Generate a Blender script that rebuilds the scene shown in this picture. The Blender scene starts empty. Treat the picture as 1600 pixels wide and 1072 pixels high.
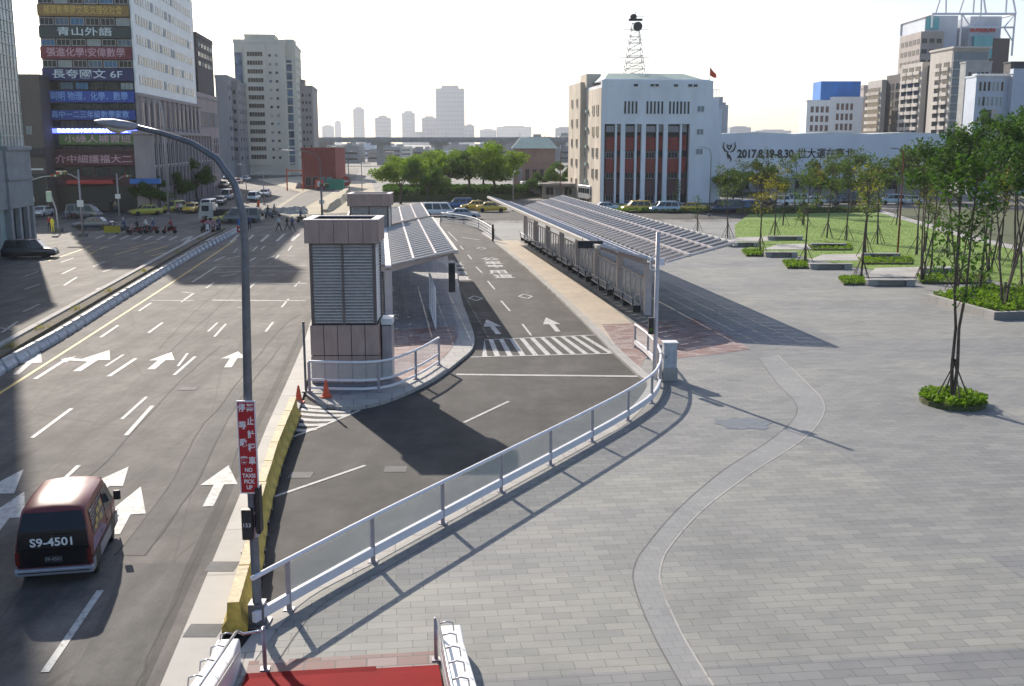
import bpy, bmesh, math, random
from mathutils import Vector, Matrix
random.seed(7)
R=math.radians
SC=bpy.context.scene; COL=SC.collection
# ---------------------------------------------------------------- camera
F=1650.0; CH=10.0; PT=math.atan(314.0/F)
cam=bpy.data.objects.new('camera',bpy.data.cameras.new('camera')); COL.objects.link(cam)
cam.location=(0,0,CH); cam.rotation_euler=(R(90)-PT,0,0)
cam.data.lens=36*F/1600; cam.data.sensor_width=36; cam.data.clip_start=.1; cam.data.clip_end=9000
SC.camera=cam
# ---------------------------------------------------------------- sky, sun, exposure
SUN_EL=28; SUN_AZ=math.atan2(-.43,.90)          # sun stands ahead and to the left
w=bpy.data.worlds.new('World'); SC.world=w; w.use_nodes=True
nt=w.node_tree; nt.nodes.clear()
sky=nt.nodes.new('ShaderNodeTexSky'); sky.sky_type='NISHITA'; sky.sun_disc=False
sky.sun_elevation=R(SUN_EL); sky.sun_rotation=SUN_AZ; sky.air_density=1.0; sky.dust_density=1.6; sky.ozone_density=2.5
bg=nt.nodes.new('ShaderNodeBackground'); bg.inputs[1].default_value=.12
wo=nt.nodes.new('ShaderNodeOutputWorld'); mt=nt.nodes.new('ShaderNodeMix'); mt.data_type='RGBA'; mt.blend_type='MULTIPLY'; mt.inputs[0].default_value=1; mt.inputs[7].default_value=(1.02,1.02,1.06,1)
nt.links.new(sky.outputs[0],mt.inputs[6]); nt.links.new(mt.outputs[2],bg.inputs[0]); nt.links.new(bg.outputs[0],wo.inputs[0])
sl=bpy.data.lights.new('sun','SUN'); sl.energy=5.0; sl.angle=R(.5); sl.color=(1,.90,.77)
so=bpy.data.objects.new('sun',sl); COL.objects.link(so)
sd=Vector((-.43*math.cos(R(SUN_EL))/.9975,.90*math.cos(R(SUN_EL))/.9975,math.sin(R(SUN_EL))))
so.rotation_euler=sd.to_track_quat('Z','Y').to_euler(); so.location=(0,0,60)
vs=SC.view_settings; vs.view_transform='Standard'; vs.look='None'; vs.gamma=1; vs.use_curve_mapping=False; vs.exposure=.5
# ---------------------------------------------------------------- survey helpers: a sight line from the footbridge meets a plane
cp,sp=math.cos(PT),math.sin(PT)
def _d(px,py):
    a=(px-800)/F; b=-(py-536)/F
    return a,cp+b*sp,-sp+b*cp
def G(px,py,z=0.):
    d=_d(px,py); t=(z-CH)/d[2]; return Vector((d[0]*t,d[1]*t,z))
def AT(px,py,Y):
    d=_d(px,py); t=Y/d[1]; return Vector((d[0]*t,Y,CH+d[2]*t))
RZ=-.12                                           # road level (pavements are at 0)
ST=R(6.66)                                        # street bearing, turned left of +Y
SV=Vector((-math.sin(ST),math.cos(ST),0)); SU=Vector((math.cos(ST),math.sin(ST),0))
# ---------------------------------------------------------------- materials
def _ramp(nt,fac,stops):
    r=nt.nodes.new('ShaderNodeValToRGB'); e=r.color_ramp.elements
    while len(e)<len(stops): e.new(.5)
    for k,(p,c) in enumerate(stops): e[k].position=p; e[k].color=(*c,1)
    nt.links.new(fac,r.inputs[0]); return r.outputs[0]
def _mix(nt,fac,a,b,mode='MIX'):
    m=nt.nodes.new('ShaderNodeMix'); m.data_type='RGBA'; m.blend_type=mode
    for s,v in ((0,fac),(6,a),(7,b)):
        if isinstance(v,(int,float)): m.inputs[s].default_value=v
        elif isinstance(v,tuple): m.inputs[s].default_value=(*v,1)
        else: nt.links.new(v,m.inputs[s])
    return m.outputs[2]
def _tex(nt,kind,co,scale,**k):
    t=nt.nodes.new(kind); nt.links.new(co,t.inputs['Vector']); t.inputs['Scale'].default_value=scale
    for a,v in k.items():
        if a in('offset','offset_frequency','squash','feature'): setattr(t,a,v)
        else: t.inputs[a.replace('_',' ')].default_value=v
    return t
def base(name,rough=.8,metal=0.):
    m=bpy.data.materials.new(name); m.use_nodes=True; nt=m.node_tree
    b=nt.nodes['Principled BSDF']; b.inputs['Roughness'].default_value=rough; b.inputs['Metallic'].default_value=metal
    co=nt.nodes.new('ShaderNodeTexCoord').outputs['Object']
    return m,nt,b,co
def geo_pos(nt): return nt.nodes.new('ShaderNodeNewGeometry').outputs['Position']
def rotz(nt,co,a,sx=1,sy=1,sz=1):
    mp=nt.nodes.new('ShaderNodeMapping'); mp.inputs['Rotation'].default_value=(0,0,a); mp.inputs['Scale'].default_value=(sx,sy,sz)
    nt.links.new(co,mp.inputs[0]); return mp.outputs[0]
MATS={}
def mat(name,col,rough=.7,metal=0.,var=.18,scale=3.,bump=0.,streak=False,coat=0.):
    if name in MATS: return MATS[name]
    m,nt,b,co=base(name,rough,metal)
    if var>0:
        v=rotz(nt,co,0,1,1,.25) if streak else co
        n=_tex(nt,'ShaderNodeTexNoise',v,scale,Detail=6.,Roughness=.65)
        dk=tuple(c*(1-var) for c in col); lt=tuple(min(1,c*(1+var)) for c in col)
        nt.links.new(_ramp(nt,n.outputs[0],[(.32,dk),(.68,lt)]),b.inputs['Base Color'])
        if bump:
            bp=nt.nodes.new('ShaderNodeBump'); bp.inputs['Strength'].default_value=bump; bp.inputs['Distance'].default_value=.02
            nt.links.new(n.outputs[0],bp.inputs['Height']); nt.links.new(bp.outputs[0],b.inputs['Normal'])
    else: b.inputs['Base Color'].default_value=(*col,1)
    if coat: b.inputs['Coat Weight'].default_value=coat; b.inputs['Coat Roughness'].default_value=.06
    MATS[name]=m; return m
def glass(name,col=(.03,.04,.05),rough=.08,spec=.5):
    if name in MATS: return MATS[name]
    m,nt,b,co=base(name,rough); b.inputs['Specular IOR Level'].default_value=spec; n=_tex(nt,'ShaderNodeTexNoise',co,.35,Detail=2.)
    nt.links.new(_ramp(nt,n.outputs[0],[(.35,tuple(c*.6 for c in col)),(.65,tuple(min(1,c*1.7) for c in col))]),b.inputs['Base Color'])
    MATS[name]=m; return m
def asphalt(name,c1,c2,patch=.5,crack=True,wheel=0.):
    m,nt,b,_=base(name,.85); co=geo_pos(nt); r=rotz(nt,co,-ST)
    n1=_tex(nt,'ShaderNodeTexNoise',co,.3,Detail=9.,Roughness=.72)
    c=_ramp(nt,n1.outputs[0],[(.38,c1),(.64,c2)])
    st=_tex(nt,'ShaderNodeTexNoise',rotz(nt,co,-ST,.9,.05,1),1.,Detail=4.)
    c=_mix(nt,.75,c,_ramp(nt,st.outputs[0],[(.36,(.55,.55,.56)),(.5,(.95,.95,.95)),(.64,(1.25,1.23,1.2))]),'MULTIPLY')
    md=_tex(nt,'ShaderNodeTexNoise',rotz(nt,co,-ST,1.3,.4,1),1.,Detail=8.,Roughness=.8)
    c=_mix(nt,.8,c,_ramp(nt,md.outputs[0],[(.38,(.6,.6,.61)),(.5,(1,1,1)),(.66,(1.35,1.33,1.3))]),'MULTIPLY')
    fine=_tex(nt,'ShaderNodeTexNoise',co,26.,Detail=3.,Roughness=.8)
    c=_mix(nt,.8,c,_ramp(nt,fine.outputs[0],[(.3,(.66,.66,.66)),(.7,(1.25,1.25,1.25))]),'MULTIPLY')
    sp_=_tex(nt,'ShaderNodeTexNoise',co,2.3,Detail=5.,Roughness=.7)
    c=_mix(nt,.6,c,_ramp(nt,sp_.outputs[0],[(.28,(.42,.42,.42)),(.44,(.98,.98,.98)),(.72,(1.16,1.15,1.14))]),'MULTIPLY')
    if crack:
        wv=_tex(nt,'ShaderNodeTexNoise',co,.5,Detail=4.)
        mm=nt.nodes.new('ShaderNodeMixRGB'); mm.inputs[0].default_value=.12
        nt.links.new(r,mm.inputs[1]); nt.links.new(wv.outputs['Color'],mm.inputs[2])
        mp=rotz(nt,mm.outputs[0],0,1,.16,1)
        vo=_tex(nt,'ShaderNodeTexVoronoi',mp,.42,feature='DISTANCE_TO_EDGE')
        c=_mix(nt,.55,c,_ramp(nt,vo.outputs['Distance'],[(.0,(.42,.42,.42)),(.006,(.6,.6,.6)),(.013,(1,1,1))]),'MULTIPLY')
    nt.links.new(c,b.inputs['Base Color'])
    bp=nt.nodes.new('ShaderNodeBump'); bp.inputs['Strength'].default_value=.35; bp.inputs['Distance'].default_value=.01
    nt.links.new(fine.outputs[0],bp.inputs['Height']); nt.links.new(bp.outputs[0],b.inputs['Normal'])
    MATS[name]=m; return m
def paving(name,c1,c2,mortar,bw,bh,ang,rough=.75,strips=True,msize=.02,offset=.5):
    m,nt,b,_=base(name,rough); co=geo_pos(nt); r=rotz(nt,co,ang)
    br=nt.nodes.new('ShaderNodeTexBrick'); nt.links.new(r,br.inputs['Vector']); br.inputs['Scale'].default_value=1
    br.inputs['Brick Width'].default_value=bw; br.inputs['Row Height'].default_value=bh; br.inputs['Mortar Size'].default_value=msize*bh
    br.inputs['Mortar Smooth'].default_value=.3; br.offset=offset; br.inputs['Bias'].default_value=0
    br.inputs['Color1'].default_value=(*c1,1); br.inputs['Color2'].default_value=(*c2,1); br.inputs['Mortar'].default_value=(*mortar,1)
    c=br.outputs['Color']
    if strips:
        b2=nt.nodes.new('ShaderNodeTexBrick'); nt.links.new(r,b2.inputs['Vector']); b2.inputs['Scale'].default_value=1; b2.inputs['Mortar Size'].default_value=0
        b2.inputs['Brick Width'].default_value=23; b2.inputs['Row Height'].default_value=4.6; b2.offset=.37
        b2.inputs['Color1'].default_value=(.84,.85,.87,1); b2.inputs['Color2'].default_value=(1.08,1.07,1.0,1)
        c=_mix(nt,1.,c,b2.outputs['Color'],'MULTIPLY')
        sn=_tex(nt,'ShaderNodeTexNoise',rotz(nt,co,ang,.25,1.6,1),1.,Detail=3.)
        c=_mix(nt,.6,c,_ramp(nt,sn.outputs[0],[(.35,(.9,.9,.92)),(.65,(1.09,1.08,1.04))]),'MULTIPLY')
    n=_tex(nt,'ShaderNodeTexNoise',co,.3,Detail=7.,Roughness=.7)
    c=_mix(nt,.8,c,_ramp(nt,n.outputs[0],[(.3,(.76,.77,.78)),(.5,(1,1,1)),(.7,(1.17,1.15,1.11))]),'MULTIPLY')
    s=_tex(nt,'ShaderNodeTexNoise',rotz(nt,co,ang,.5,1.4,1),1.5,Detail=7.,Roughness=.8)
    c=_mix(nt,.75,c,_ramp(nt,s.outputs[0],[(.27,(.5,.49,.48)),(.4,(.97,.97,.97)),(.62,(1,1,1)),(.76,(1.3,1.25,1.17))]),'MULTIPLY')
    s2=_tex(nt,'ShaderNodeTexVoronoi',co,1.1)
    c=_mix(nt,.6,c,_ramp(nt,s2.outputs['Distance'],[(.0,(.45,.44,.43)),(.035,(.6,.6,.6)),(.06,(1,1,1))]),'MULTIPLY')
    nt.links.new(c,b.inputs['Base Color'])
    bp=nt.nodes.new('ShaderNodeBump'); bp.inputs['Strength'].default_value=.4; bp.inputs['Distance'].default_value=.01
    nt.links.new(br.outputs['Fac'],bp.inputs['Height']); bp.invert=True; nt.links.new(bp.outputs[0],b.inputs['Normal'])
    MATS[name]=m; return m
def paint(name,col,wear=.45):
    m,nt,b,_=base(name,.7); co=geo_pos(nt)
    n=_tex(nt,'ShaderNodeTexNoise',co,5.,Detail=8.,Roughness=.75)
    nt.links.new(_ramp(nt,n.outputs[0],[(wear-.12,tuple(c*.38 for c in col)),(wear,tuple(c*.82 for c in col)),(.75,col)]),b.inputs['Base Color'])
    MATS[name]=m; return m
def leafmat(name,c1,c2,c3):
    m,nt,b,_=base(name,.7); b.inputs['Specular IOR Level'].default_value=.2; g=nt.nodes.new('ShaderNodeNewGeometry')
    n=_tex(nt,'ShaderNodeTexNoise',g.outputs['Position'],.8,Detail=2.)
    c=_mix(nt,n.outputs[0],_ramp(nt,g.outputs['Random Per Island'],[(0,c1),(.6,c2),(1,c3)]),c2)
    nt.links.new(c,b.inputs['Base Color'])
    tr=nt.nodes.new('ShaderNodeBsdfTranslucent'); nt.links.new(_mix(nt,1.,c,(1.2,1.3,.5),'MULTIPLY'),tr.inputs[0])
    mx=nt.nodes.new('ShaderNodeMixShader'); mx.inputs[0].default_value=.38
    out=nt.nodes['Material Output']; nt.links.new(b.outputs[0],mx.inputs[1]); nt.links.new(tr.outputs[0],mx.inputs[2]); nt.links.new(mx.outputs[0],out.inputs[0])
    MATS[name]=m; return m
def emit(name,col,s):
    m,nt,b,_=base(name,.5); b.inputs['Base Color'].default_value=(*col,1); b.inputs['Emission Color'].default_value=(*col,1); b.inputs['Emission Strength'].default_value=s
    MATS[name]=m; return m
M=MATS
asphalt('old_asphalt',(.064,.060,.057),(.137,.126,.115)); asphalt('bus_asphalt',(.013,.013,.014),(.060,.057,.054),crack=False)
asphalt('patch_asphalt',(.05,.05,.05),(.09,.088,.084),crack=False); asphalt('seam_asphalt',(.022,.022,.022),(.04,.04,.04),crack=False)
asphalt('far_ground',(.15,.15,.14),(.22,.215,.2),crack=False)
paving('plaza_paving',(.212,.216,.216),(.268,.268,.258),(.075,.075,.075),.62,.31,-ST)
paving('band_paving',(.235,.238,.235),(.265,.267,.262),(.16,.16,.16),.3,.3,-ST,strips=False)
paving('island_paving',(.20,.205,.22),(.30,.305,.32),(.12,.12,.13),.42,.21,R(-50),strips=False,msize=.06)
paving('red_paving',(.20,.10,.085),(.34,.27,.255),(.14,.12,.115),.6,.36,-ST,strips=False,msize=.05)
paving('kerb_stone',(.33,.32,.3),(.4,.385,.36),(.2,.19,.18),1.,1.,-ST,strips=False)
paving('walk_concrete',(.37,.35,.32),(.43,.41,.375),(.3,.28,.26),3.,3.,-ST,strips=False)
paving('beige_walk',(.43,.36,.28),(.5,.42,.33),(.36,.30,.23),.3,.3,-ST,strips=False,msize=.03)
paint('road_white',(.54,.54,.52),.48); paint('road_white_worn',(.5,.5,.48),.53); paint('road_yellow',(.62,.45,.12),.42)
mat('steel_white',(.78,.77,.79),.6,0,.06,2.); mat('post_grey',(.36,.33,.35),.45,.3,.12,4.)
mat('concrete',(.36,.35,.33),.85,0,.22,1.2,.3); mat('dark_concrete',(.13,.13,.13),.85,0,.25,1.2,.3)
mat('bark',(.09,.07,.055),.9,0,.4,6.,.5); mat('stake_wood',(.13,.10,.075),.9,0,.3,6.)
mat('tyre',(.02,.02,.02),.8,0,.2,9.); mat('rim',(.45,.45,.46),.3,.8,.1,9.); mat('black_plastic',(.02,.02,.022),.5,0,.2,5.)
mat('chrome',(.6,.61,.63),.2,.9,.05,4.); mat('silver_trim',(.42,.43,.47),.35,.5,.1,4.)
mat('red_lamp',(.45,.02,.015),.2,0,.1,5.); mat('clear_lamp',(.75,.75,.72),.15,0,.1,5.)
glass('car_glass',(.02,.024,.028),.04); glass('win_glass',(.02,.026,.034),.12,.22); glass('win_blue',(.06,.12,.2),.1,.3); glass('win_pale',(.22,.26,.28),.25)
leafmat('leaf_dark',(.03,.07,.022),(.055,.115,.03),(.085,.15,.04)); leafmat('leaf_bright',(.10,.17,.018),(.17,.26,.028),(.28,.36,.045))
leafmat('leaf_young',(.05,.09,.03),(.085,.13,.04),(.14,.15,.05)); leafmat('leaf_yellow',(.16,.16,.03),(.26,.23,.04),(.34,.27,.05))
leafmat('grass_blade',(.10,.19,.02),(.16,.26,.03),(.22,.31,.045))
mat('cladding',(.41,.295,.25),.6,.1,.14,3.,0,True); mat('cladding_dark',(.15,.115,.105),.6,.1,.15,3.,0,True); mat('louvre',(.60,.56,.53),.45,.4,.12,5.)
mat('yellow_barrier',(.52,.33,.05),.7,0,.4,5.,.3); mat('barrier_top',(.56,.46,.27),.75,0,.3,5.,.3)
mat('cone_orange',(.72,.09,.02),.5,0,.15,9.); mat('white_paint',(.72,.72,.71),.5,0,.08,2.,0,True); mat('red_stair',(.19,.003,.006),.8,0,.12,1.)
mat('sign_red',(.42,.015,.02),.4,0,.1,3.); mat('sign_white',(.78,.78,.78),.5,0,.04,3.)
mat('lamp_pole',(.17,.175,.19),.45,.5,.2,6.); mat('lamp_glass',(.62,.58,.42),.2,0,.1,9.)
mat('skin',(.42,.27,.19),.6,0,.08,9.); mat('hair',(.015,.012,.01),.6,0,.2,20.)
mat('roof_panel',(.052,.047,.055),.75,0,.2,2.); mat('shelter_pink',(.58,.51,.50),.5,.1,.1,2.); mat('fascia',(.55,.50,.44),.6,.0,.08,2.)
mat('curtain_white',(.30,.34,.35),.7,0,.2,2.); mat('curtain_blue',(.05,.16,.30),.6,0,.2,2.)
MATS['roof_panel'].node_tree.nodes['Principled BSDF'].inputs['Specular IOR Level'].default_value=.12
MATS['red_stair'].node_tree.nodes['Principled BSDF'].inputs['Specular IOR Level'].default_value=.08
# translucent pane (railing and screens)
m,nt_,b_,co_=base('clear_pane',.04); b_.inputs['Base Color'].default_value=(.85,.92,.9,1); b_.inputs['Alpha'].default_value=.13; M['clear_pane']=m
m,nt_,b_,co_=base('hedge_soil',.95); n_=_tex(nt_,'ShaderNodeTexNoise',co_,9.,Detail=6.)
nt_.links.new(_ramp(nt_,n_.outputs[0],[(.3,(.04,.05,.02)),(.7,(.10,.12,.04))]),b_.inputs['Base Color']); M['hedge_soil']=m
m,nt_,b_,_=base('lawn_green',.95); co_=geo_pos(nt_); n_=_tex(nt_,'ShaderNodeTexNoise',co_,.35,Detail=9.,Roughness=.75); n2_=_tex(nt_,'ShaderNodeTexNoise',co_,14.,Detail=4.)
c_=_ramp(nt_,n_.outputs[0],[(.3,(.11,.19,.022)),(.55,(.165,.265,.034)),(.75,(.24,.31,.055))])
nt_.links.new(_mix(nt_,.7,c_,_ramp(nt_,n2_.outputs[0],[(.3,(.5,.5,.5)),(.7,(1.3,1.3,1.3))]),'MULTIPLY'),b_.inputs['Base Color']); M['lawn_green']=m
# ---------------------------------------------------------------- mesh builder
class MB:
    def __init__(s): s.v=[];s.f=[];s.mi=[];s.mats=[];s.c=0
    def use(s,name):
        m=MATS[name]
        if m not in s.mats: s.mats.append(m)
        s.c=s.mats.index(m); return s
    def add(s,vs,fs,T=None):
        n=len(s.v)
        s.v+= [tuple(T@Vector(v)) for v in vs] if T else [tuple(v) for v in vs]
        for f in fs: s.f.append(tuple(n+i for i in f)); s.mi.append(s.c)
        return s
    def box(s,x0,x1,y0,y1,z0,z1,T=None):
        return s.add([(x0,y0,z0),(x1,y0,z0),(x1,y1,z0),(x0,y1,z0),(x0,y0,z1),(x1,y0,z1),(x1,y1,z1),(x0,y1,z1)],
            [(3,2,1,0),(4,5,6,7),(0,1,5,4),(1,2,6,5),(2,3,7,6),(3,0,4,7)],T)
    def loft(s,secs,T=None,caps=True):
        n=len(secs[0]); vs=[p for q in secs for p in q]; fs=[]
        for k in range(len(secs)-1):
            for i in range(n):
                j=(i+1)%n; fs.append((k*n+i,k*n+j,(k+1)*n+j,(k+1)*n+i))
        if caps: fs.append(tuple(range(n-1,-1,-1))); fs.append(tuple((len(secs)-1)*n+i for i in range(n)))
        return s.add(vs,fs,T)
    def prism(s,poly,z0,z1,T=None):
        return s.loft([[(p[0],p[1],z0) for p in poly],[(p[0],p[1],z1) for p in poly]],T)
    def tube(s,pts,r,n=8,T=None,caps=True):
        pts=[Vector(p) for p in pts]; rs=r if isinstance(r,(list,tuple)) else [r]*len(pts); secs=[]
        up=Vector((0,0,1)); pa=None
        for k,p in enumerate(pts):
            d=(pts[min(k+1,len(pts)-1)]-pts[max(k-1,0)]).normalized()
            if pa is None:
                a=up if abs(d.z)<.95 else Vector((1,0,0)); x=d.cross(a).normalized()
            else: x=(pa-d*pa.dot(d)).normalized()
            pa=x; y=d.cross(x); secs.append([tuple(p+(x*math.cos(t)+y*math.sin(t))*rs[k]) for t in [2*math.pi*i/n for i in range(n)]])
        return s.loft(secs,T,caps)
    def lathe(s,prof,n=12,T=None):
        return s.loft([[(r*math.cos(2*math.pi*i/n),r*math.sin(2*math.pi*i/n),z) for i in range(n)] for r,z in prof],T)
    def flat(s,poly,z=None,T=None):
        return s.add([(p[0],p[1],z if z is not None else p[2]) for p in poly],[tuple(range(len(poly)))],T)
    def mesh(s,name,smooth=False):
        me=bpy.data.meshes.new(name); me.from_pydata(s.v,[],s.f)
        for m in s.mats: me.materials.append(m)
        me.polygons.foreach_set('material_index',s.mi)
        if smooth: me.polygons.foreach_set('use_smooth',[True]*len(s.f))
        me.update(); return me
    def build(s,name,parent=None,smooth=False,recalc=True,loc=None):
        me=s.mesh(name,smooth)
        if recalc:
            b=bmesh.new(); b.from_mesh(me); bmesh.ops.recalc_face_normals(b,faces=b.faces); b.to_mesh(me); b.free()
        return link(name,me,parent,loc)
def link(name,me,parent=None,loc=None,T=None):
    o=bpy.data.objects.new(name,me); COL.objects.link(o)
    if parent: o.parent=parent
    if loc is not None: o.location=loc
    if T is not None: o.matrix_local=T
    return o
def bevel(o,w_,seg=2,ang=.6):
    b=bmesh.new(); b.from_mesh(o.data); bmesh.ops.remove_doubles(b,verts=b.verts,dist=1e-4)
    es=[e for e in b.edges if len(e.link_faces)==2 and e.calc_face_angle(0)>ang]
    bmesh.ops.bevel(b,geom=es,offset=w_,segments=seg,profile=.6,affect='EDGES',clamp_overlap=True)
    b.to_mesh(o.data); b.free(); return o
def smooth(o): o.data.polygons.foreach_set('use_smooth',[True]*len(o.data.polygons)); return o
def tag(o,label=None,cat=None,group=None,kind=None):
    if label: o['label']=label
    if cat: o['category']=cat
    if group: o['group']=group
    if kind: o['kind']=kind
    return o
def thing(name,label,cat,loc=(0,0,0),rz=0,group=None):
    o=bpy.data.objects.new(name,None); COL.objects.link(o); o.location=loc; o.rotation_euler=(0,0,rz); o.empty_display_size=.3
    return tag(o,label,cat,group)
def copy_tree(o,parent=None):
    c=o.copy(); COL.objects.link(c); c.parent=parent
    for ch in list(o.children): copy_tree(ch,c)
    return c
def dup(o,loc,rz,label=None,group=None,scale=None):
    c=copy_tree(o); c.location=loc; c.rotation_euler=(0,0,rz)
    if scale: c.scale=scale if isinstance(scale,tuple) else (scale,)*3
    if label: c['label']=label
    if group: c['group']=group
    return c
def struct(name,mb,label=None,**k): return tag(mb.build(name,**k),label,None,None,'structure')
def T3(x,y,z,rz=0,rx=0): return Matrix.Translation((x,y,z))@Matrix.Rotation(rz,4,'Z')@Matrix.Rotation(rx,4,'X')
def text(name,s,size,mname,parent=None,T=None,ext=.01,sx=1.,sy=1.,align='CENTER',bold=0.):
    cu=bpy.data.curves.new(name,'FONT'); cu.body=s; cu.size=size; cu.extrude=ext; cu.align_x=align; cu.align_y='CENTER'; cu.offset=bold
    cu.resolution_u=3
    t=bpy.data.objects.new(name,cu); COL.objects.link(t); dg=bpy.context.evaluated_depsgraph_get()
    me=bpy.data.meshes.new_from_object(t.evaluated_get(dg)); bpy.data.objects.remove(t); bpy.data.curves.remove(cu)
    me.transform(Matrix.Diagonal((sx,sy,1,1))); me.materials.clear(); me.materials.append(MATS[mname]); me.name=name
    return link(name,me,parent,None,T)
VERT=Matrix.Rotation(R(90),4,'X')                 # stands a flat text up, facing -Y

def fit(q,x0,x1,y,z,fr=1.):                       # stretch a standing text between x0 and x1
    xs=[v.co.x for v in q.data.vertices]; w_=max(xs)-min(xs); k=(x1-x0)*fr/w_; c=(max(xs)+min(xs))/2*k
    q.matrix_local=T3((x0+x1)/2-c,y,z)@VERT@Matrix.Diagonal((k,1,1,1)); return q
# ================================================================ GROUND
g=MB().use('far_ground'); g.flat([(-4000,-60),(4000,-60),(4000,6000),(-4000,6000)],RZ-.03); struct('ground',g,'grey city ground reaching the horizon')
def px(pts,z=0.): return [G(a,b,z) for a,b in pts]
def strip(pts,w0,w1,z,mb):                        # ribbon along a path, offsets left w0 .. right w1
    pts=[Vector((p[0],p[1],0)) for p in pts]; L=[];Rr=[]
    for k,p in enumerate(pts):
        d=(pts[min(k+1,len(pts)-1)]-pts[max(k-1,0)]).normalized(); n=Vector((d.y,-d.x,0))
        L.append(p+n*w0); Rr.append(p+n*w1)
    for k in range(len(pts)-1): mb.add([(L[k].x,L[k].y,z),(Rr[k].x,Rr[k].y,z),(Rr[k+1].x,Rr[k+1].y,z),(L[k+1].x,L[k+1].y,z)],[(0,1,2,3)])
def wallstrip(pts,w0,w1,z0,z1,mb):                # solid ribbon
    pts=[Vector((p[0],p[1],0)) for p in pts]; secs=[]
    for k,p in enumerate(pts):
        d=(pts[min(k+1,len(pts)-1)]-pts[max(k-1,0)]).normalized(); n=Vector((d.y,-d.x,0)); a=p+n*w0; b=p+n*w1
        secs.append([(a.x,a.y,z0),(b.x,b.y,z0),(b.x,b.y,z1),(a.x,a.y,z1)])
    mb.loft(secs)
def spline(pts,n=6):
    P=[Vector((p[0],p[1],0)) for p in pts]; out=[]
    for i in range(len(P)-1):
        a=P[max(i-1,0)];b=P[i];c=P[i+1];d=P[min(i+2,len(P)-1)]
        for k in range(n):
            t=k/n; out.append(.5*((2*b)+(c-a)*t+(2*a-5*b+4*c-d)*t*t+(-a+3*b-3*c+d)*t**3))
    out.append(P[-1]); return out
# main road left, and the crossing
g=MB().use('old_asphalt'); g.flat([(-52,2),(-5.5,2),(-6.6,18.2),(-10.6,52.7),(-14,84),(-20,136),(-28,180),(-60,420),(-130,420),(-75,180),(-66,130),(-60,108)],RZ); struct('road',g,'worn grey asphalt of the main road')
g=MB().use('bus_asphalt'); g.flat([(-6.9,15),(8.8,15),(8.8,60),(1.6,96),(-1.5,134),(-14,150),(-16,110),(-11.5,56)],RZ+.004); struct('bus_road',g,'dark new asphalt of the bus lanes')
g=MB().use('bus_asphalt'); g.flat([(-30,138),(130,150),(130,168),(-30,158)],RZ+.008); struct('cross_street',g,'side street crossing beyond the bus lanes')
# plaza
rail_px=[(398,985),(452,953),(583,878),(692,818),(783,768),(860,726),(925,690),(981,657),(1018,630),(1031,606),(1028,582),(1012,560),(992,543)]
rail=[G(*p) for p in rail_px]
kerb_r=px([(1012,603),(995,583),(960,551),(930,520),(900,490),(865,457),(830,425),(800,400),(770,376),(752,364)])
kerb_c=spline([(-5.6,17.5)]+[tuple((p+Vector((-.25,.25,0)))[:2]) for p in rail[1:8]]+[tuple(p[:2]) for p in kerb_r])
poly=[(-5.6,4)]+[(p.x,p.y) for p in kerb_c]+[(-2.6,126),(-2.6,133),(130,142),(170,142),(170,4)]
g=MB().use('plaza_paving'); g.prism(poly,RZ-.02,0); struct('plaza',g,'grey concrete block paving of the open plaza')
g=MB().use('kerb_stone'); wallstrip(kerb_c,-.02,.42,RZ-.01,.012,g); struct('kerb',g,'pale granite kerb between bus lanes and plaza')
g=MB().use('beige_walk'); bw=spline(px([(960,525),(930,495),(905,470),(865,433),(840,410),(815,388),(790,370)]),4)
wallstrip([p for p in spline([tuple(p[:2]) for p in kerb_r[2:9]],4)],.3,2.6,-.01,.006,g); struct('beige_path',g,'sunlit beige paving strip along the bus lane kerb')
rp=px([(940,507),(1000,505),(1085,497),(1128,515),(1172,546),(1130,552),(1060,560),(1035,548),(1012,552),(1000,575),(970,551)])
g=MB().use('red_paving'); g.flat([(p.x,p.y) for p in rp],.010); struct('red_paving',g,'red and grey checker paving before the right shelter')
g=MB().use('dark_concrete'); strip(kerb_c[:52],.86,.89,.007,g); struct('slot_drain',g,'thin dark slot drain running beside the railing')
# curved band in the paving
bl=spline(px([(1065,1072),(1020,990),(991,915),(993,880),(1012,850),(1060,795),(1130,735),(1200,690),(1240,655),(1243,630),(1215,600),(1185,560)]),6)
br_=spline(px([(1115,1072),(1065,990),(1033,915),(1034,880),(1050,850),(1100,795),(1180,735),(1250,690),(1283,655),(1285,625),(1252,590),(1215,555)]),6)
g=MB().use('band_paving')
for k in range(len(bl)-1): g.add([(*bl[k][:2],.004),(*br_[k][:2],.004),(*br_[k+1][:2],.004),(*bl[k+1][:2],.004)],[(0,1,2,3)])
struct('paving_band',g,'curving band of square setts across the plaza')
g=MB().use('walk_concrete'); strip(br_,-.022,.022,.008,g); g.use('dark_concrete'); strip(bl,-.018,.018,.008,g); struct('drain_line',g,'thin edging lines of the curved paving band')
# left pavement strip between the main road and the bus road
sl_=[(-5.9,8),(-6.45,15)]+[tuple(p[:2]) for p in px([(250,1072),(310,930),(372,780),(416,668),(450,593),(475,535),(487,497)])]+[(-12.9,70),(-14,84),(-15.8,100)]
sr_=[(-15.0,100),(-13.2,84),(-12.0,70)]+[tuple(p[:2]) for p in px([(500,520),(470,630),(455,668),(425,730),(405,800),(375,900),(345,1002),(325,1072)])]+[(-5.75,12),(-5.7,8)]
g=MB().use('walk_concrete'); g.prism(sl_+sr_,RZ-.01,0.0); struct('pavement',g,'pale concrete pavement strip beside the main road')
g=MB().use('old_asphalt'); wallstrip([Vector((*p,0)) for p in sl_],-.32,-.02,RZ-.01,RZ+.01,g); struct('gutter',g,'gutter along the pale pavement strip')
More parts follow.
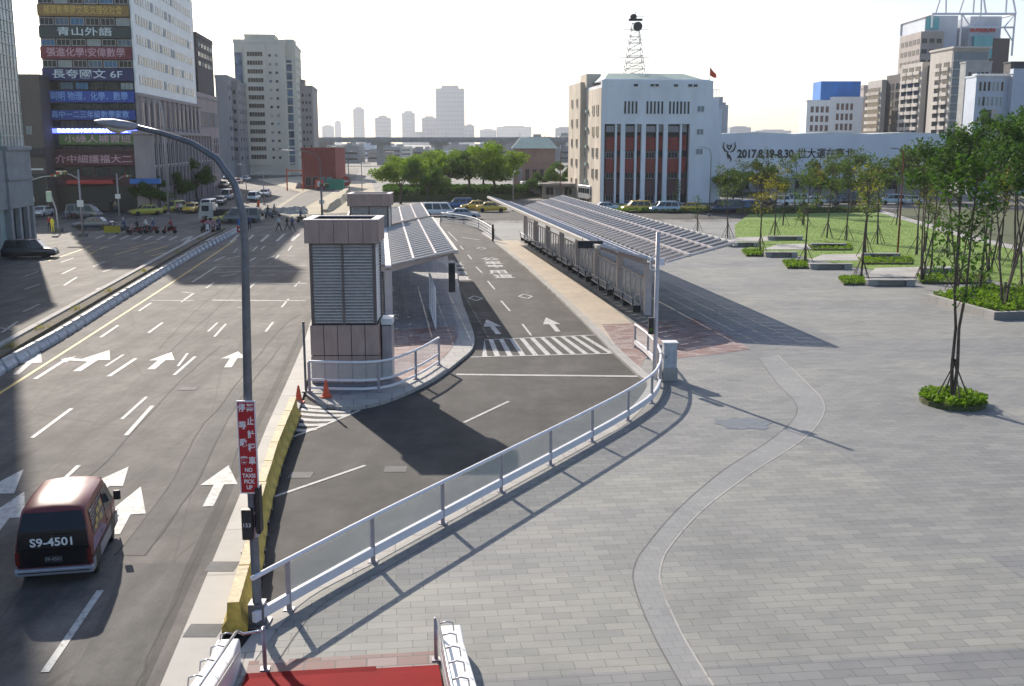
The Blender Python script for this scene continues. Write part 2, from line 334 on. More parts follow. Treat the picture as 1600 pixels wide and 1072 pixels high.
# island with left shelters
isl=[tuple(p[:2]) for p in px([(480,618),(503,631),(540,637),(577,633),(612,623),(652,606),(690,585),(720,562),(738,545),(741,525),(731,495),(722,470),(716,440),(712,410)])]+[(-5.4,90),(-7.3,110),(-9.2,135),(-9.6,142),(-12,142),(-14.6,100),(-11.8,70)]+[tuple(p[:2]) for p in px([(487,560),(482,600)])]
isls=spline(isl[:15],5)
g=MB().use('kerb_stone'); g.prism([(p.x,p.y) for p in isls]+isl[15:],RZ-.01,.03); struct('traffic_island',g,'pale kerbed island between main road and bus lanes')
inn=[tuple(p[:2]) for p in px([(496,612),(545,617),(610,603),(665,580),(700,552),(716,525),(712,500),(703,470),(700,440),(698,415)],.03)]
g=MB().use('island_paving'); g.flat([(p.x,p.y) for p in spline(inn,4)]+[(-6.4,90),(-8.2,110),(-10.2,135),(-11.2,135),(-13.7,100),(-11.2,70),(-9.6,50)],.036); struct('island_paving',g,'small grey sett paving on the island')
rd=[tuple(p[:2]) for p in px([(610,515),(708,510),(716,525),(700,552),(665,580),(620,600),(600,560)],.04)]
g=MB().use('red_paving'); g.flat(rd,.042); struct('island_red_paving',g,'red checker paving at the island nose')
# lawn and path
lw=[tuple(p[:2]) for p in px([(1148,352),(1170,335),(1380,332),(1440,350),(1510,372),(1600,392),(1680,410),(1680,455),(1600,446),(1540,437),(1436,440),(1430,430),(1330,417),(1250,400),(1190,395),(1150,380)])]
g=MB().use('lawn_green'); g.prism(lw,-.02,.035); struct('lawn',g,'mown green lawn beside the plaza')
g=MB().use('walk_concrete'); strip(spline(px([(1340,322),(1390,335),(1450,353),(1510,371),(1600,391),(1700,412)])),-.8,.8,.045,g); struct('garden_path',g,'pale curved footpath around the lawn')
g=MB().use('hedge_soil'); g.prism([tuple(p[:2]) for p in px([(1395,333),(1420,326),(1600,330),(1800,345),(1800,430),(1700,407),(1600,386),(1510,366),(1450,348)])],-.02,.03); struct('planting_ground',g,'bare brownish planted ground beyond the path')
TER=[]
for k,q in enumerate([((1352,433),(1436,433),(1500,424),(1495,416),(1368,419)),((1262,407.5),(1338,407.5),(1408,401),(1405,396),(1285,398)),((1192,390),(1256,390),(1326,385),(1322,380),(1215,382)),((1134,377),(1186,377),(1256,373.5),(1252,369),(1155,371))]):
    P=[G(*v,.04) for v in q]; TER.append([(p.x,p.y) for p in P])
    g=MB().use('walk_concrete'); g.prism(TER[-1],.0,.06); struct('paved_terrace',g,'pale paved tongue running into the lawn')
mat('damp_stone',(.13,.15,.17),.6,0,.2,3.)
rr=random.Random(11); c0=G(1160,662)
g=MB().use('damp_stone'); g.flat([(c0.x+1.05*math.cos(a)*(1+rr.uniform(-.25,.25)),c0.y+.75*math.sin(a)*(1+rr.uniform(-.3,.3))) for a in [math.pi*k/11 for k in range(22)]],.009); struct('damp_patch',g,'small damp patch on the plaza paving')
# ---------------------------------------------------------------- markings
def line(mb,a,b,w_,z=RZ+.012,wt=None):
    A=G(*a,z);B=G(*b,z); strip([A,B],-w_/2,w_/2,z,mb)
def arrow(mb,base_,tip,wd=.18,hw=.45,hl=.42,z=RZ+.013,turn=0):
    A=G(*base_,z);B=G(*tip,z); d=(B-A); L=d.length; d.normalize(); n=Vector((d.y,-d.x,0)); c=A+d*L*(1-hl)
    mb.flat([A-n*wd/2,A+n*wd/2,c+n*wd/2,c-n*wd/2],z); mb.flat([c-n*hw,c+n*hw,B],z)
    if turn:
        s=A+d*L*.42; e=s+n*turn*hw*1.5+d*L*.12
        mb.flat([s,s+d*L*.1,e+d*L*.06,e-d*L*.04],z+.002); mb.flat([e-d*L*.14,e+d*L*.16,e+n*turn*.5+d*L*.03],z+.002)
g=MB().use('road_yellow'); ya=G(-60,650,RZ); strip(spline([tuple(ya[:2]),(-21.0,42.2),(-24.8,75.8),(-29.2,112)]),-.08,.08,RZ+.012,g); struct('yellow_line',g,'yellow lane line beside the median')
g=MB().use('road_white')
for a,b,w_ in [((70,1050),(157,922),.16),((92,756),(123,727),.14),((197,680),(238,634),.16),((190,655),(229,620),.13),((50,684),(112,638),.16),((272,586),(305,557),.15),((278,572),(293,552),.12),
    ((165,572),(193,554),.13),((170,588),(212,560),.2),((55,592),(104,561),.2),((232,520),(254,504),.15),((325,518),(340,504),.12),((335,526),(353,506),.13),((283,472),(303,458),.14),((217,486),(236,473),.13),
    ((157,527),(185,508),.16),((415,518),(427,503),.14),((440,480),(451,467),.14),((460,448),(468,440),.12),((390,450),(400,441),.12),((322,450),(335,441),.12),((300,441),(337,417),.14),((430,405),(436,398),.12),((395,392),(402,385),.12),((365,395),(371,388),.1),((450,392),(456,384),.12),((455,375),(460,369),.12),((408,390),(414,384),.1)]: line(g,a,b,w_)
struct('lane_dashes',g,'white dashed lane lines of the main road')
g=MB().use('road_white_worn')
for a,b,w_ in [((236,469),(304,470),.18),((332,469),(478,470),.3),((360,442),(480,443),.3),((337,417),(480,415),.25),((410,423),(478,424),.2),((335,426),(378,424),.2),((345,432),(370,428),.2),
    ((335,408),(352,400),.2),((352,405),(375,400),.18),((390,408),(400,402),.2),((417,404),(428,400),.2),((448,400),(460,400),.2),((400,430),(435,430),.2),((283,456),(300,458),.15),((370,480),(383,480),.2),
    ((100,446),(120,433),.15),((150,452),(183,441),.15),((160,425),(182,418),.15),((97,428),(118,418),.15),((36,487),(62,475),.15),((38,452),(62,444),.15),((38,432),(60,424),.15),((95,410),(115,403),.15),((2,520),(28,502),.16),((0,512),(18,515),.16),((145,417),(165,408),.15),((150,392),(170,385),.15),((60,410),(85,398),.14)]: line(g,a,b,w_)
for k in range(9): line(g,(288+k*24,380-k*.5),(300+k*24,369-k*.5),.3)
for k in range(10): line(g,(150+k*19,373+k*.4),(163+k*19,367+k*.4),.28)
struct('crossing_markings',g,'worn white crossing and stop line markings')
g=MB().use('road_yellow')
for a,b in [((205,387),(245,378)),((225,395),(262,384)),((265,392),(300,381)),((180,398),(215,388)),((75,408),(142,385)),((140,397),(165,385)),((235,400),(280,390))]: line(g,a,b,.18)
struct('box_markings',g,'faded yellow box markings on the crossing')
g=MB().use('road_white')
arrow(g,(120,580),(171,547),.35,.75,.5,turn=-1); arrow(g,(236,577),(268,550),.35,.6,.5); arrow(g,(356,574),(372,549),.35,.6,.45); arrow(g,(325,791),(357,727),.3,.55,.5)
arrow(g,(178,835),(220,760),.3,.55,.62); arrow(g,(150,770),(201,729),.3,.55,.75); arrow(g,(-30,790),(37,733),.3,.55,.7); arrow(g,(25,585),(64,551),.25,.55,.5); arrow(g,(-10,830),(38,768),.3,.55,.7)
struct('lane_arrows',g,'white direction arrows on the main road')
B2=RZ+.016
g=MB().use('road_white')
line(g,(713,585),(998,588),.28,B2); line(g,(725,660),(795,627),.13,B2); line(g,(425,777),(571,727),.13,B2); pass
line(g,(816,506),(830,524),.12,B2); line(g,(783,470),(797,486),.12,B2); line(g,(762,439),(773,452),.12,B2); line(g,(744,417),(753,426),.12,B2); line(g,(731,398),(737,405),.12,B2); line(g,(719,384),(724,390),.12,B2); line(g,(700,362),(714,376),.1,B2); line(g,(722,371),(750,375),.2,B2)
arrow(g,(779,522),(760,499),.28,.5,.5,B2); arrow(g,(872,518),(853,496),.28,.5,.5,B2)
for cx,cy,s in((743,466,9),(821,463,9),(752,388,7)):
    c=G(cx,cy,B2); 
    for sg in((1,0,0,1),(0,1,-1,0),(-1,0,0,-1),(0,-1,1,0)):
        a=c+SU*sg[0]*.45+SV*sg[1]*1.1; b=c+SU*sg[2]*.45+SV*sg[3]*1.1; strip([a,b],-.07,.07,B2,g)
struct('bus_lane_lines',g,'white lines, arrows and diamonds in the bus lanes')
g=MB().use('road_white')
a0,a1,b0,b1=G(735,558,B2),G(965,552,B2),G(757,531,B2),G(940,523,B2)
strip([a0,a1],-.08,.08,B2+.002,g); strip([b0,b1],-.08,.08,B2+.002,g)
n=11
for k in range(n):
    t0=(k+.9)/(n+.6);t1=(k+.1)/(n+.6); w_=.42/(n+.6)
    A=a0.lerp(a1,t0);A2=a0.lerp(a1,min(1,t0+w_)); Bq=b0.lerp(b1,max(0,t1-.06));Bq2=b0.lerp(b1,max(0,t1-.06+w_))
    g.flat([A,A2,Bq2,Bq],B2)
struct('hatched_crossing',g,'white hatched band across the bus lanes')
g=MB().use('road_white')
for a,c in (((469,632),(512,637)),((466,639),(548,643)),((463,646),(543,649)),((460,654),(526,656)),((458,662),(510,663)),((456,671),(494,670))):
    A=G(*a,B2);D=G(*c,B2); mmid=A.lerp(D,.5)-SV*.15; strip(spline([tuple(A[:2]),tuple(mmid[:2]),tuple(D[:2])],4),-.17,.17,B2,g)
strip([G(456,683,B2),G(500,667,B2),G(562,641,B2)],-.07,.07,B2+.002,g)
struct('nose_hatching',g,'curved white hatching at the island nose')
for s,(x_,y_) in zip('道用專車公',((787,432),(779,425),(775,417),(771,411),(766,405))):
    c=G(x_,y_,B2); o=text('road_lettering',s,1.25,'road_white',None,T3(c.x,c.y,B2,ST),.0,1.3,2.0,bold=.03); tag(o,None,None,None,'structure')
for s,(x_,y_) in zip('道用專車',((719,435),(716,427),(713,420),(710,413))):
    c=G(x_,y_,B2); o=text('road_lettering',s,1.25,'road_white',None,T3(c.x,c.y,B2,ST),.0,1.3,2.0,bold=.03); tag(o,None,None,None,'structure')
# patches and seams
g=MB().use('patch_asphalt'); z=RZ+.006
g.flat(px([(105,1072),(172,935),(190,880),(292,880),(218,1072)],z),z); struct('asphalt_patch',g,'dark repair patch in the near lane')
g=MB().use('patch_asphalt'); g.flat(px([(180,868),(262,765),(320,668),(345,640),(378,595),(388,600),(352,665),(300,765),(225,868)],z),z); struct('trench_patch',g,'darker trench repair strip along the lane')
g=MB().use('seam_asphalt')
for P in ([(180,868),(262,765),(310,672),(340,640),(400,560),(440,512),(470,490)],[(225,868),(300,765),(352,665),(388,605),(440,540)],[(95,775),(150,735),(215,668),(290,588),(345,540)],[(215,1072),(250,985),(310,860),(372,700)],[(250,545),(290,500),(360,440)],[(250,562),(330,490),(382,440)]):
    Q=spline(px(P,z),5); Q=[q+Vector((random.uniform(-.04,.04),random.uniform(-.04,.04),0)) for q in Q]; strip(Q,-.025,.025,RZ+.009,g)
struct('asphalt_seams',g,'dark sealed seams and cracks in the asphalt')
g=MB().use('dark_concrete')
for c in((347,885),(318,985),(295,607),(618,733),(470,742)):
    p=G(*c,RZ+.011 if c[0] not in(347,318) else .004); g.box(p.x-.35,p.x+.35,p.y-.3,p.y+.3,p.z-.002,p.z+.003)
struct('manhole_covers',g,'square iron covers set in the paving')
# ================================================================ MEDIAN
mat('dry_soil',(.12,.10,.07),.95,0,.4,2.,.4); mb=MB().use('concrete'); mp=[tuple(p[:2]) for p in px([(-60,600),(0,562),(100,503),(200,444),(300,386),(352,358)],RZ)]
ml=spline([(p[0]-.25,p[1]) for p in mp],4); wallstrip(ml,-.75,-.4,RZ-.01,.16,mb); mb.use('dry_soil'); wallstrip(ml,-.4,.3,RZ-.01,.06,mb)
tag(mb.build('median_kerb'),'long concrete median kerb with dry soil behind the barrier blocks','median')
blk=MB().use('steel_white'); 
prof=[(-.28,0),(.28,0),(.28,.18),(.12,.42),(.1,.62),(-.1,.62),(-.12,.42),(-.28,.18)]
mat('barrier_blue',(.42,.44,.47),.6,0,.25,4.); blk=MB().use('barrier_blue'); prof=[(x*.85,z*.85) for x,z in prof]; blk.loft([[(x,-.62,z) for x,z in prof],[(x,.62,z) for x,z in prof]]); bm_=blk.mesh('median_block')
me_line=[G(-70,640,RZ),G(0,583,RZ),G(100,525,RZ),G(200,462,RZ),G(300,401,RZ),G(372,362,RZ)]
path=spline([(p.x,p.y) for p in me_line],30); acc=0; last=None; nb=0
for k in range(1,len(path)):
    seg=(path[k]-path[k-1]); acc+=seg.length
    if acc>=1.34:
        acc=0; p=path[k]; o=link('median_block',bm_,None,(p.x,p.y,RZ)); o.rotation_euler=(0,0,math.atan2(seg.y,seg.x)-R(90)+random.uniform(-.02,.02))
        tag(o,'blue-grey plastic barrier block in the row along the median','barrier','barrier blocks along the median'); nb+=1
for k in range(12):
    p=ml[2+k%18]; 
tf=MB().use('leaf_yellow')
for k in range(9):
    p=ml[3+k*2] if 3+k*2<len(ml) else ml[-1]
    for j in range(22):
        q=p+Vector((random.gauss(0,.18),random.gauss(0,.35),.06)); a=random.uniform(0,6.28); h=random.uniform(.1,.35)
        tf.add([(q.x-.02,q.y,q.z),(q.x+.02,q.y,q.z),(q.x+.1*math.cos(a),q.y+.1*math.sin(a),q.z+h)],[(0,1,2)])
tag(tf.build('weeds',recalc=False),'yellowish weeds growing along the median soil',None,None,'stuff')
# ================================================================ VENT TOWERS
def vent_tower(O,h,label,w_=2.86,dp=2.6):
    t=thing('ventilation_tower',label,'vent tower',(O.x,O.y,0),R(1))
    b=MB().use('cladding'); 
    nx=5; pw=w_/nx
    b.use('black_plastic').box(.06,w_-.06,.06,dp-.06,0,2.55)
    b.use('cladding')
    for k in range(nx):
        for z0,z1 in((.05,1.2),(1.24,2.5)):
            b.box(k*pw+.015,(k+1)*pw-.015,0,.06,z0,z1); 
    for k in range(4):
        q=dp/4
        for z0,z1 in((.05,1.2),(1.24,2.5)):
            b.box(w_-.06,w_,.06+k*(q-.015)+.015,.06+(k+1)*(q-.015),z0,z1); b.box(0,.06,.06+k*(q-.015)+.015,.06+(k+1)*(q-.015),z0,z1)
            b.box(k*w_/4+.01,(k+1)*w_/4-.01,dp-.06,dp,z0,z1)
    tag(b.build('base_cladding',t))
    f=MB().use('cladding_dark')
    for x in(.07,w_-.19):
        for y in(.07,dp-.19): f.box(x,x+.12,y,y+.12,2.5,h-.9)
    f.box(w_/2-.04,w_/2+.04,.05,.12,2.5,h-.95).box(.07,w_-.07,.07,dp-.07,2.44,2.52).box(.07,w_-.07,.07,dp-.07,h-.97,h-.94); f.build('frame',t)
    # louvres: slanted blades on the four sides
    for side in range(4):
        l=MB().use('louvre'); z=2.58; 
        while z<h-1.02:
            if side==0: l.add([(.2,.1,z),(w_-.2,.1,z),(w_-.2,.24,z+.12),(.2,.24,z+.12),(.2,.1,z+.03),(w_-.2,.1,z+.03),(w_-.2,.24,z+.15),(.2,.24,z+.15)],[(0,1,5,4),(4,5,6,7),(3,2,1,0),(1,2,6,5),(3,0,4,7)])
            elif side==1: l.add([(w_-.1,.2,z),(w_-.1,dp-.2,z),(w_-.24,dp-.2,z+.12),(w_-.24,.2,z+.12),(w_-.1,.2,z+.03),(w_-.1,dp-.2,z+.03),(w_-.24,dp-.2,z+.15),(w_-.24,.2,z+.15)],[(0,1,5,4),(4,5,6,7),(3,2,1,0)])
            elif side==2: l.add([(.1,.2,z),(.1,dp-.2,z),(.24,dp-.2,z+.12),(.24,.2,z+.12),(.1,.2,z+.03),(.1,dp-.2,z+.03),(.24,dp-.2,z+.15),(.24,.2,z+.15)],[(0,1,5,4),(4,5,6,7),(3,2,1,0)])
            else: l.box(.2,w_-.2,dp-.16,dp-.12,z,z+.1)
            z+=.128
        l.build('louvre_panel',t)
    k=MB().use('black_plastic').box(.3,w_-.3,.3,dp-.3,2.5,h-.6); k.build('duct',t)
    c=MB().use('cladding'); n=5
    for i in range(n):
        for y0,y1 in((-.09,-.04),(dp+.04,dp+.09)): c.box(-.06+i*(w_+.12)/n+.008,-.06+(i+1)*(w_+.12)/n-.008,y0,y1,h-.95,h-.02)
        for x0,x1 in((-.09,-.04),(w_+.04,w_+.09)): c.box(x0,x1,-.04+i*(dp+.08)/n+.008,-.04+(i+1)*(dp+.08)/n-.008,h-.95,h-.02)
    c.use('black_plastic').box(-.04,w_+.04,-.04,.02,h-.93,h-.03).box(-.04,w_+.04,dp-.02,dp+.04,h-.93,h-.03).box(-.04,.02,.02,dp-.02,h-.93,h-.03).box(w_-.02,w_+.04,.02,dp-.02,h-.93,h-.03)
    c.build('crown_panels',t)
    r=MB().use('shelter_pink').box(-.11,w_+.11,-.11,.14,h-.02,h+.03).box(-.11,w_+.11,dp-.1,dp+.11,h-.02,h+.03).box(-.11,.22,.14,dp-.1,h-.02,h+.03).box(w_-.22,w_+.11,.14,dp-.1,h-.02,h+.03)
    r.build('coping',t)
    return t
sA=G(485,600); vt=vent_tower(Vector((-8.42,43.3,0)),6.87,'tall square vent tower with grey louvres and brown panels at the island nose',2.86,2.3)
vent_tower(Vector((-12.85,83.5,0)),6.0,'farther brown panelled vent tower rising behind the louvred one',3.2,2.6)
t=thing('utility_cabinet','grey metal cabinet with white cap against the right side of the vent tower','cabinet',(-5.5,43.9,.03),R(1))
bevel(MB().use('post_grey').box(0,.42,0,1.0,0,2.35).build('body',t),.02); MB().use('white_paint').box(-.02,.44,-.02,1.02,2.4,2.65).build('cap',t); MB().use('black_plastic').box(.05,.38,.05,.95,2.34,2.41).build('seam',t)
# ================================================================ SHELTERS
mat('screen_glass',(.55,.6,.6),.1); MATS['screen_glass'].node_tree.nodes['Principled BSDF'].inputs['Alpha'].default_value=.14
mat('batten',(.50,.48,.46),.75,0,.1,2.)
def shelter(label,x0,y0,ang,L,near,wl,zl,wr,zr,zc,bays,cols,screens=True,far=2.):
    t=thing('bus_shelter',label,'bus shelter',(x0,y0,0),ang)
    bay=(L)/bays
    for k in range(cols):
        y=k*L/(cols-1); c=MB().use('shelter_pink').box(-.2,.2,y-.17,y+.17,0,zc-.28); bevel(c.build('column',t),.03)
        a=MB().use('shelter_pink')
        for s,wd,z in((-1,wl,zl),(1,wr,zr)):
            a.loft([[(s*.1,y-.08,zc-.42),(s*.1,y+.08,zc-.42),(s*.1,y+.08,zc-.06),(s*.1,y-.08,zc-.06)],[(s*(wd-.15),y-.05,z-.2),(s*(wd-.15),y+.05,z-.2),(s*(wd-.15),y+.05,z-.08),(s*(wd-.15),y-.05,z-.08)]])
        a.build('roof_arm',t)
    ya,yb=-near,L+far
    g=MB().use('steel_white').box(-.16,.16,ya,yb,zc-.06,zc+.06); g.build('valley_gutter',t)
    for s,wd,z in((-1,wl,zl),(1,wr,zr)):
        f=MB().use('fascia'); xa,xb=sorted((s*wd,s*(wd-.22))); f.box(xa,xb,ya-.02,yb+.02,z-.1,z+.09); f.build('fascia',t)
        p=MB().use('shelter_pink')
        for fr in(.36,.68):
            x=s*wd*fr; zz=zc+(z-zc)*fr; p.box(x-.06,x+.06,ya,yb,zz-.02,zz+.17)
        p.build('purlin',t)
        n=int((yb-ya)/1.18); st=(yb-ya)/n
        for k in range(n):
            q=MB().use('roof_panel'); y=ya+k*st; m_=4
            for j in range(m_):
                fa=.05+ (.9*j)/m_; fb=.05+.9*(j+1)/m_-.012
                xA=s*wd*fa; xB=s*wd*fb; zA=zc+(z-zc)*fa; zB=zc+(z-zc)*fb
                hh=.07
                q.add([(xA,y+.04,zA+.02),(xB,y+.04,zB+.02),(xB,y+st*.5,zB+hh),(xA,y+st*.5,zA+hh),(xA,y+st-.1,zA+.07),(xB,y+st-.1,zB+.07)],[(0,1,2,3),(3,2,5,4)])
                q.add([(xA,y+.04,zA-.0),(xB,y+.04,zB-.0),(xB,y+st-.1,zB-.0),(xA,y+st-.1,zA-.0)],[(3,2,1,0)])
            q.use('batten'); 
            q.loft([[(s*wd*.05,y-.08,zc+.05),(s*wd*.05,y+.05,zc+.05),(s*wd*.05,y+.05,zc+.19),(s*wd*.05,y-.08,zc+.13)],[(s*wd*.95,y-.08,z+.03),(s*wd*.95,y+.05,z+.03),(s*wd*.95,y+.05,z+.17),(s*wd*.95,y-.08,z+.11)]])
            q.build('roof_panel',t,recalc=False)
    if screens:
        for k in range(cols-1):
            y=k*L/(cols-1)+.35; ye=(k+1)*L/(cols-1)-.35; s=MB().use('shelter_pink')
            n=5
            for j in range(n+1):
                yy=y+(ye-y)*j/n; s.box(-.04,.04,yy-.03,yy+.03,.1,2.15)
            s.box(-.045,.045,y,ye,2.1,2.18).box(-.045,.045,y,ye,.3,.36); o=s.build('screen',t)
            MB().use('screen_glass').box(-.01,.01,y+.03,ye-.03,.37,2.09).build('pane',o)
            be=MB().use('silver_trim')
            for j in range(3): be.box(-.62+j*.14,-.52+j*.14,y+.4,ye-.4,.44,.48)
            be.tube([(-.75,y+.4,.95),(-.62,y+.4,.86),(-.62,ye-.4,.86),(-.75,ye-.4,.95)],.03,6)
            be.use('black_plastic')
            for yy in(y+.6,(y+ye)/2,ye-.6): be.box(-.6,-.15,yy-.03,yy+.03,.03,.43).box(-.66,-.6,yy-.02,yy+.02,.4,.88)
            be.build('bench_rail',t)
    return t
rs=shelter('long butterfly roofed bus shelter on the plaza side of the bus lanes',7.95,61.4,math.atan(.136),48.8,3.0,3.75,4.35,4.3,4.4,3.35,40,8)
ls=shelter('nearer butterfly roofed bus shelter on the island beside the vent tower',-6.9,58.6,math.atan(.125),24.6,.9,3.4,3.7,3.85,4.05,3.3,20,5,False,1.)
shelter('farther bus shelter on the island beyond the dark gap',-10.5,88.8,math.atan(.12),17.5,1.2,3.4,3.7,3.6,3.9,3.2,14,4,False,1.)
t=thing('glass_screen','leaning white framed glass screen at the edge of the left shelter','screen',(-4.15,56.5,.03),R(7))
f=MB().use('steel_white')
for k in range(4): f.box(-.04,.04,k*2.2-.04,k*2.2+.04,0,2.2)
f.box(-.05,.05,-.04,6.64,2.15,2.24).box(-.05,.05,-.04,6.64,.1,.17); f.build('frame',t); MB().use('screen_glass').box(-.01,.01,0,6.6,.2,2.12).build('pane',t)
def led(name,label,loc,rz,w_,h,mn='black_plastic'):
    t=thing(name,label,'display',loc,rz); bevel(MB().use('black_plastic').box(-w_/2,w_/2,-.1,.1,-h/2,h/2).build('casing',t),.02)
    MB().use('win_glass').box(-w_/2+.05,w_/2-.05,-.115,-.1,-h/2+.06,h/2-.06).build('screen',t)
    MB().use('post_grey').box(-w_*.3-.02,-w_*.3+.02,-.02,.02,h/2,h/2+.16).box(w_*.3-.02,w_*.3+.02,-.02,.02,h/2,h/2+.16).build('bracket',t)
    return t
p=AT(922,382,59.0); led('display_board','black LED display board hanging at the near corner of the right shelter',(p.x,p.y,p.z),R(0),1.4,.42)
p=AT(706,428,57.4); t=led('display_board','tall narrow black display hanging under the right tip of the left shelter',(p.x,p.y,p.z-.2),R(0),.36,1.6)
# ================================================================ RAILINGS
def railing(label,pts,h,z0=0.,posts=None,bars=(.08,.62),glass_=True):
    t=thing('railing',label,'railing',(0,0,0)); 
    for p in posts:
        q=MB().use('post_grey').box(-.05,.05,-.05,.05,z0,z0+h-.02).box(-.11,.11,-.11,.11,z0,z0+.03); o=q.build('post',t,loc=(p.x,p.y,0)); 
    r=MB().use('steel_white').tube([(p.x,p.y,z0+h) for p in pts],.055,8); smooth(r.build('handrail',t))
    for b in bars:
        hh=.035 if len(bars)>1 else .085
        m_=MB().use('steel_white'); wallstrip(pts,-hh*.6,hh*.6,z0+b-hh,z0+b+hh*1.6,m_); m_.build('lower_rail',t)
    if glass_:
        for k in range(len(posts)-1):
            i0=min(range(len(pts)),key=lambda i:(Vector(pts[i][:2])-Vector(posts[k][:2])).length); i1=min(range(len(pts)),key=lambda i:(Vector(pts[i][:2])-Vector(posts[k+1][:2])).length)
            if i1>i0:
                m_=MB().use('clear_pane'); wallstrip(pts[i0:i1+1],-.008,.008,z0+bars[-1]+.06,z0+h-.08,m_); m_.build('glass_panel',t)
    return t
rp_=spline([tuple(p[:2]) for p in rail],8)
MATS['clear_pane'].node_tree.nodes['Principled BSDF'].inputs['Alpha'].default_value=.16
railing('long curved railing with glass panels between the bus road and the plaza',rp_,1.15,0,[rail[i] for i in range(1,len(rail))]+[],(.26,))
ip=[G(*p,z=.04) for p in((484,612),(592,612),(650,592),(686,570))]
railing('short white railing around the island nose below the vent tower',spline([tuple(p[:2]) for p in ip],4),1.25,.04,ip,(.15,.5),True)
ip=[G(*p,z=0) for p in((772,374),(748,358),(725,351),(690,346))]
railing('pale lattice railing at the far corner of the bus lanes',spline([tuple(p[:2]) for p in ip],4),1.1,0,ip,(.15,.45,.8),True)
t=thing('marker_post','dark slender post at the far end of the beige strip','post',tuple(G(770,377)[:2])+(0,)); MB().use('black_plastic').box(-.1,.1,-.1,.1,0,1.7).build('shaft',t); MB().use('silver_trim').box(-.12,.12,-.12,.12,1.7,1.76).build('cap',t)
t=thing('marker_post','thin dark post standing at the left edge of the vent tower','post',tuple(G(478,612)[:2])+(0,)); MB().use('lamp_pole').tube([(0,0,0),(0,0,2.9)],.05,8).build('shaft',t); MB().use('lamp_pole').box(-.15,.15,-.15,.15,0,.04).build('base_plate',t)
# ================================================================ PLAZA POLE AND CABINET
t=thing('signal_pole','white signal pole beside the grey cabinet at the railing bend','pole',(6.12,44.3,0))
smooth(MB().use('shelter_pink').tube([(0,0,0),(0,0,.5),(0,0,6.3)],[.13,.1,.085],12).build('shaft',t)); MB().use('steel_white').box(-.22,.22,-.22,.22,0,.04).build('base_plate',t)
MB().use('steel_white').tube([(-.3,0,5.2),(0,0,5.35)],.03).tube([(-.3,0,4.75),(0,0,4.65)],.03).tube([(-.3,0,5.2),(-.3,0,4.75)],.03).box(.08,.3,-.04,.04,4.9,5.2).build('bracket',t)
o=MB().use('black_plastic').box(-.34,-.12,-.3,-.08,2.0,2.7).build('signal_head',t); MB().use('leaf_bright').lathe([(.07,0),(.07,.03)],10,T3(-.23,-.3,2.2,0,R(90))).build('green_lamp',o)
t=thing('control_cabinet','grey two tier control cabinet with white lid beside the signal pole','cabinet',(6.45,43.9,0),R(3))
bevel(MB().use('barrier_blue').box(0,.56,0,.5,.55,1.62).build('cabinet_body',t),.015); bevel(MB().use('concrete').box(-.03,.6,-.03,.53,0,.55).build('plinth',t),.01); MB().use('white_paint').box(-.03,.6,-.05,.54,1.62,1.67).build('lid',t); MB().use('black_plastic').box(.06,.1,-.02,-.003,1.0,1.1).build('handle',t)
# ================================================================ YELLOW BARRIERS, CONES
mat('barrier_side',(.5,.36,.07),.75,0,.45,2.5,.3)
j=MB().use('barrier_side'); pf=[(-.26,0),(.26,0),(.26,.12),(.15,.3),(.12,.68),(-.12,.68),(-.15,.3),(-.26,.12)]
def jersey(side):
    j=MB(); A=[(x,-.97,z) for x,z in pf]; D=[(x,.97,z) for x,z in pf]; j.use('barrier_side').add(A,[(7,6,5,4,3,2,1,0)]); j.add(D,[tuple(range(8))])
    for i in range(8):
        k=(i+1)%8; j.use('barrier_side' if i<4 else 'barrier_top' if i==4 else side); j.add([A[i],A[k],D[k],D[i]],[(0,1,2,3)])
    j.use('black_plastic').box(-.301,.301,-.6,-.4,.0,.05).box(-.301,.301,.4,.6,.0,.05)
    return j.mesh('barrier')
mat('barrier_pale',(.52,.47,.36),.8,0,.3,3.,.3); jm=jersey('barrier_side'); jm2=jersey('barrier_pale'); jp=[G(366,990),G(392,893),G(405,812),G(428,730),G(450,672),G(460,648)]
path=spline([tuple(p[:2]) for p in jp],20); d=0; marks=[]; cum=[0]
for k in range(1,len(path)): cum.append(cum[-1]+(path[k]-path[k-1]).length)
def at_s(s):
    for k in range(1,len(path)):
        if cum[k]>=s:
            t=(s-cum[k-1])/(cum[k]-cum[k-1]); return path[k-1].lerp(path[k],t),(path[k]-path[k-1])
    return path[-1],path[-1]-path[-2]
n=int(cum[-1]//2.0)
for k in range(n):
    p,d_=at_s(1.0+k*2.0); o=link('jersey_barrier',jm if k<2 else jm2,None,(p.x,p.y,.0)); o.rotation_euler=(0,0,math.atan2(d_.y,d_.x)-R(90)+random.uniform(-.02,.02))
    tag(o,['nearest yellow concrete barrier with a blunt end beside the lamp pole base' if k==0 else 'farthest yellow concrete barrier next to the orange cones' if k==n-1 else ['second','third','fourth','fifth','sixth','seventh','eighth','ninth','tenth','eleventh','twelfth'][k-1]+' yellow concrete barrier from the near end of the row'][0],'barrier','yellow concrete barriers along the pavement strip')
def cone(label,p):
    t=thing('traffic_cone',label,'traffic cone',(p.x,p.y,p.z)); smooth(MB().use('cone_orange').lathe([(.16,.03),(.15,.05),(.035,.68),(.02,.7)],14).build('cone',t)); MB().use('cone_orange').box(-.2,.2,-.2,.2,0,.035).build('base',t); return t
cone('orange traffic cone standing in front of the island railing',G(510,620,.05)); cone('orange traffic cone at the left corner of the island nose',G(467,629,RZ+.02)); cone('orange traffic cone beside the end of the yellow barriers',G(461,650,RZ+.02))
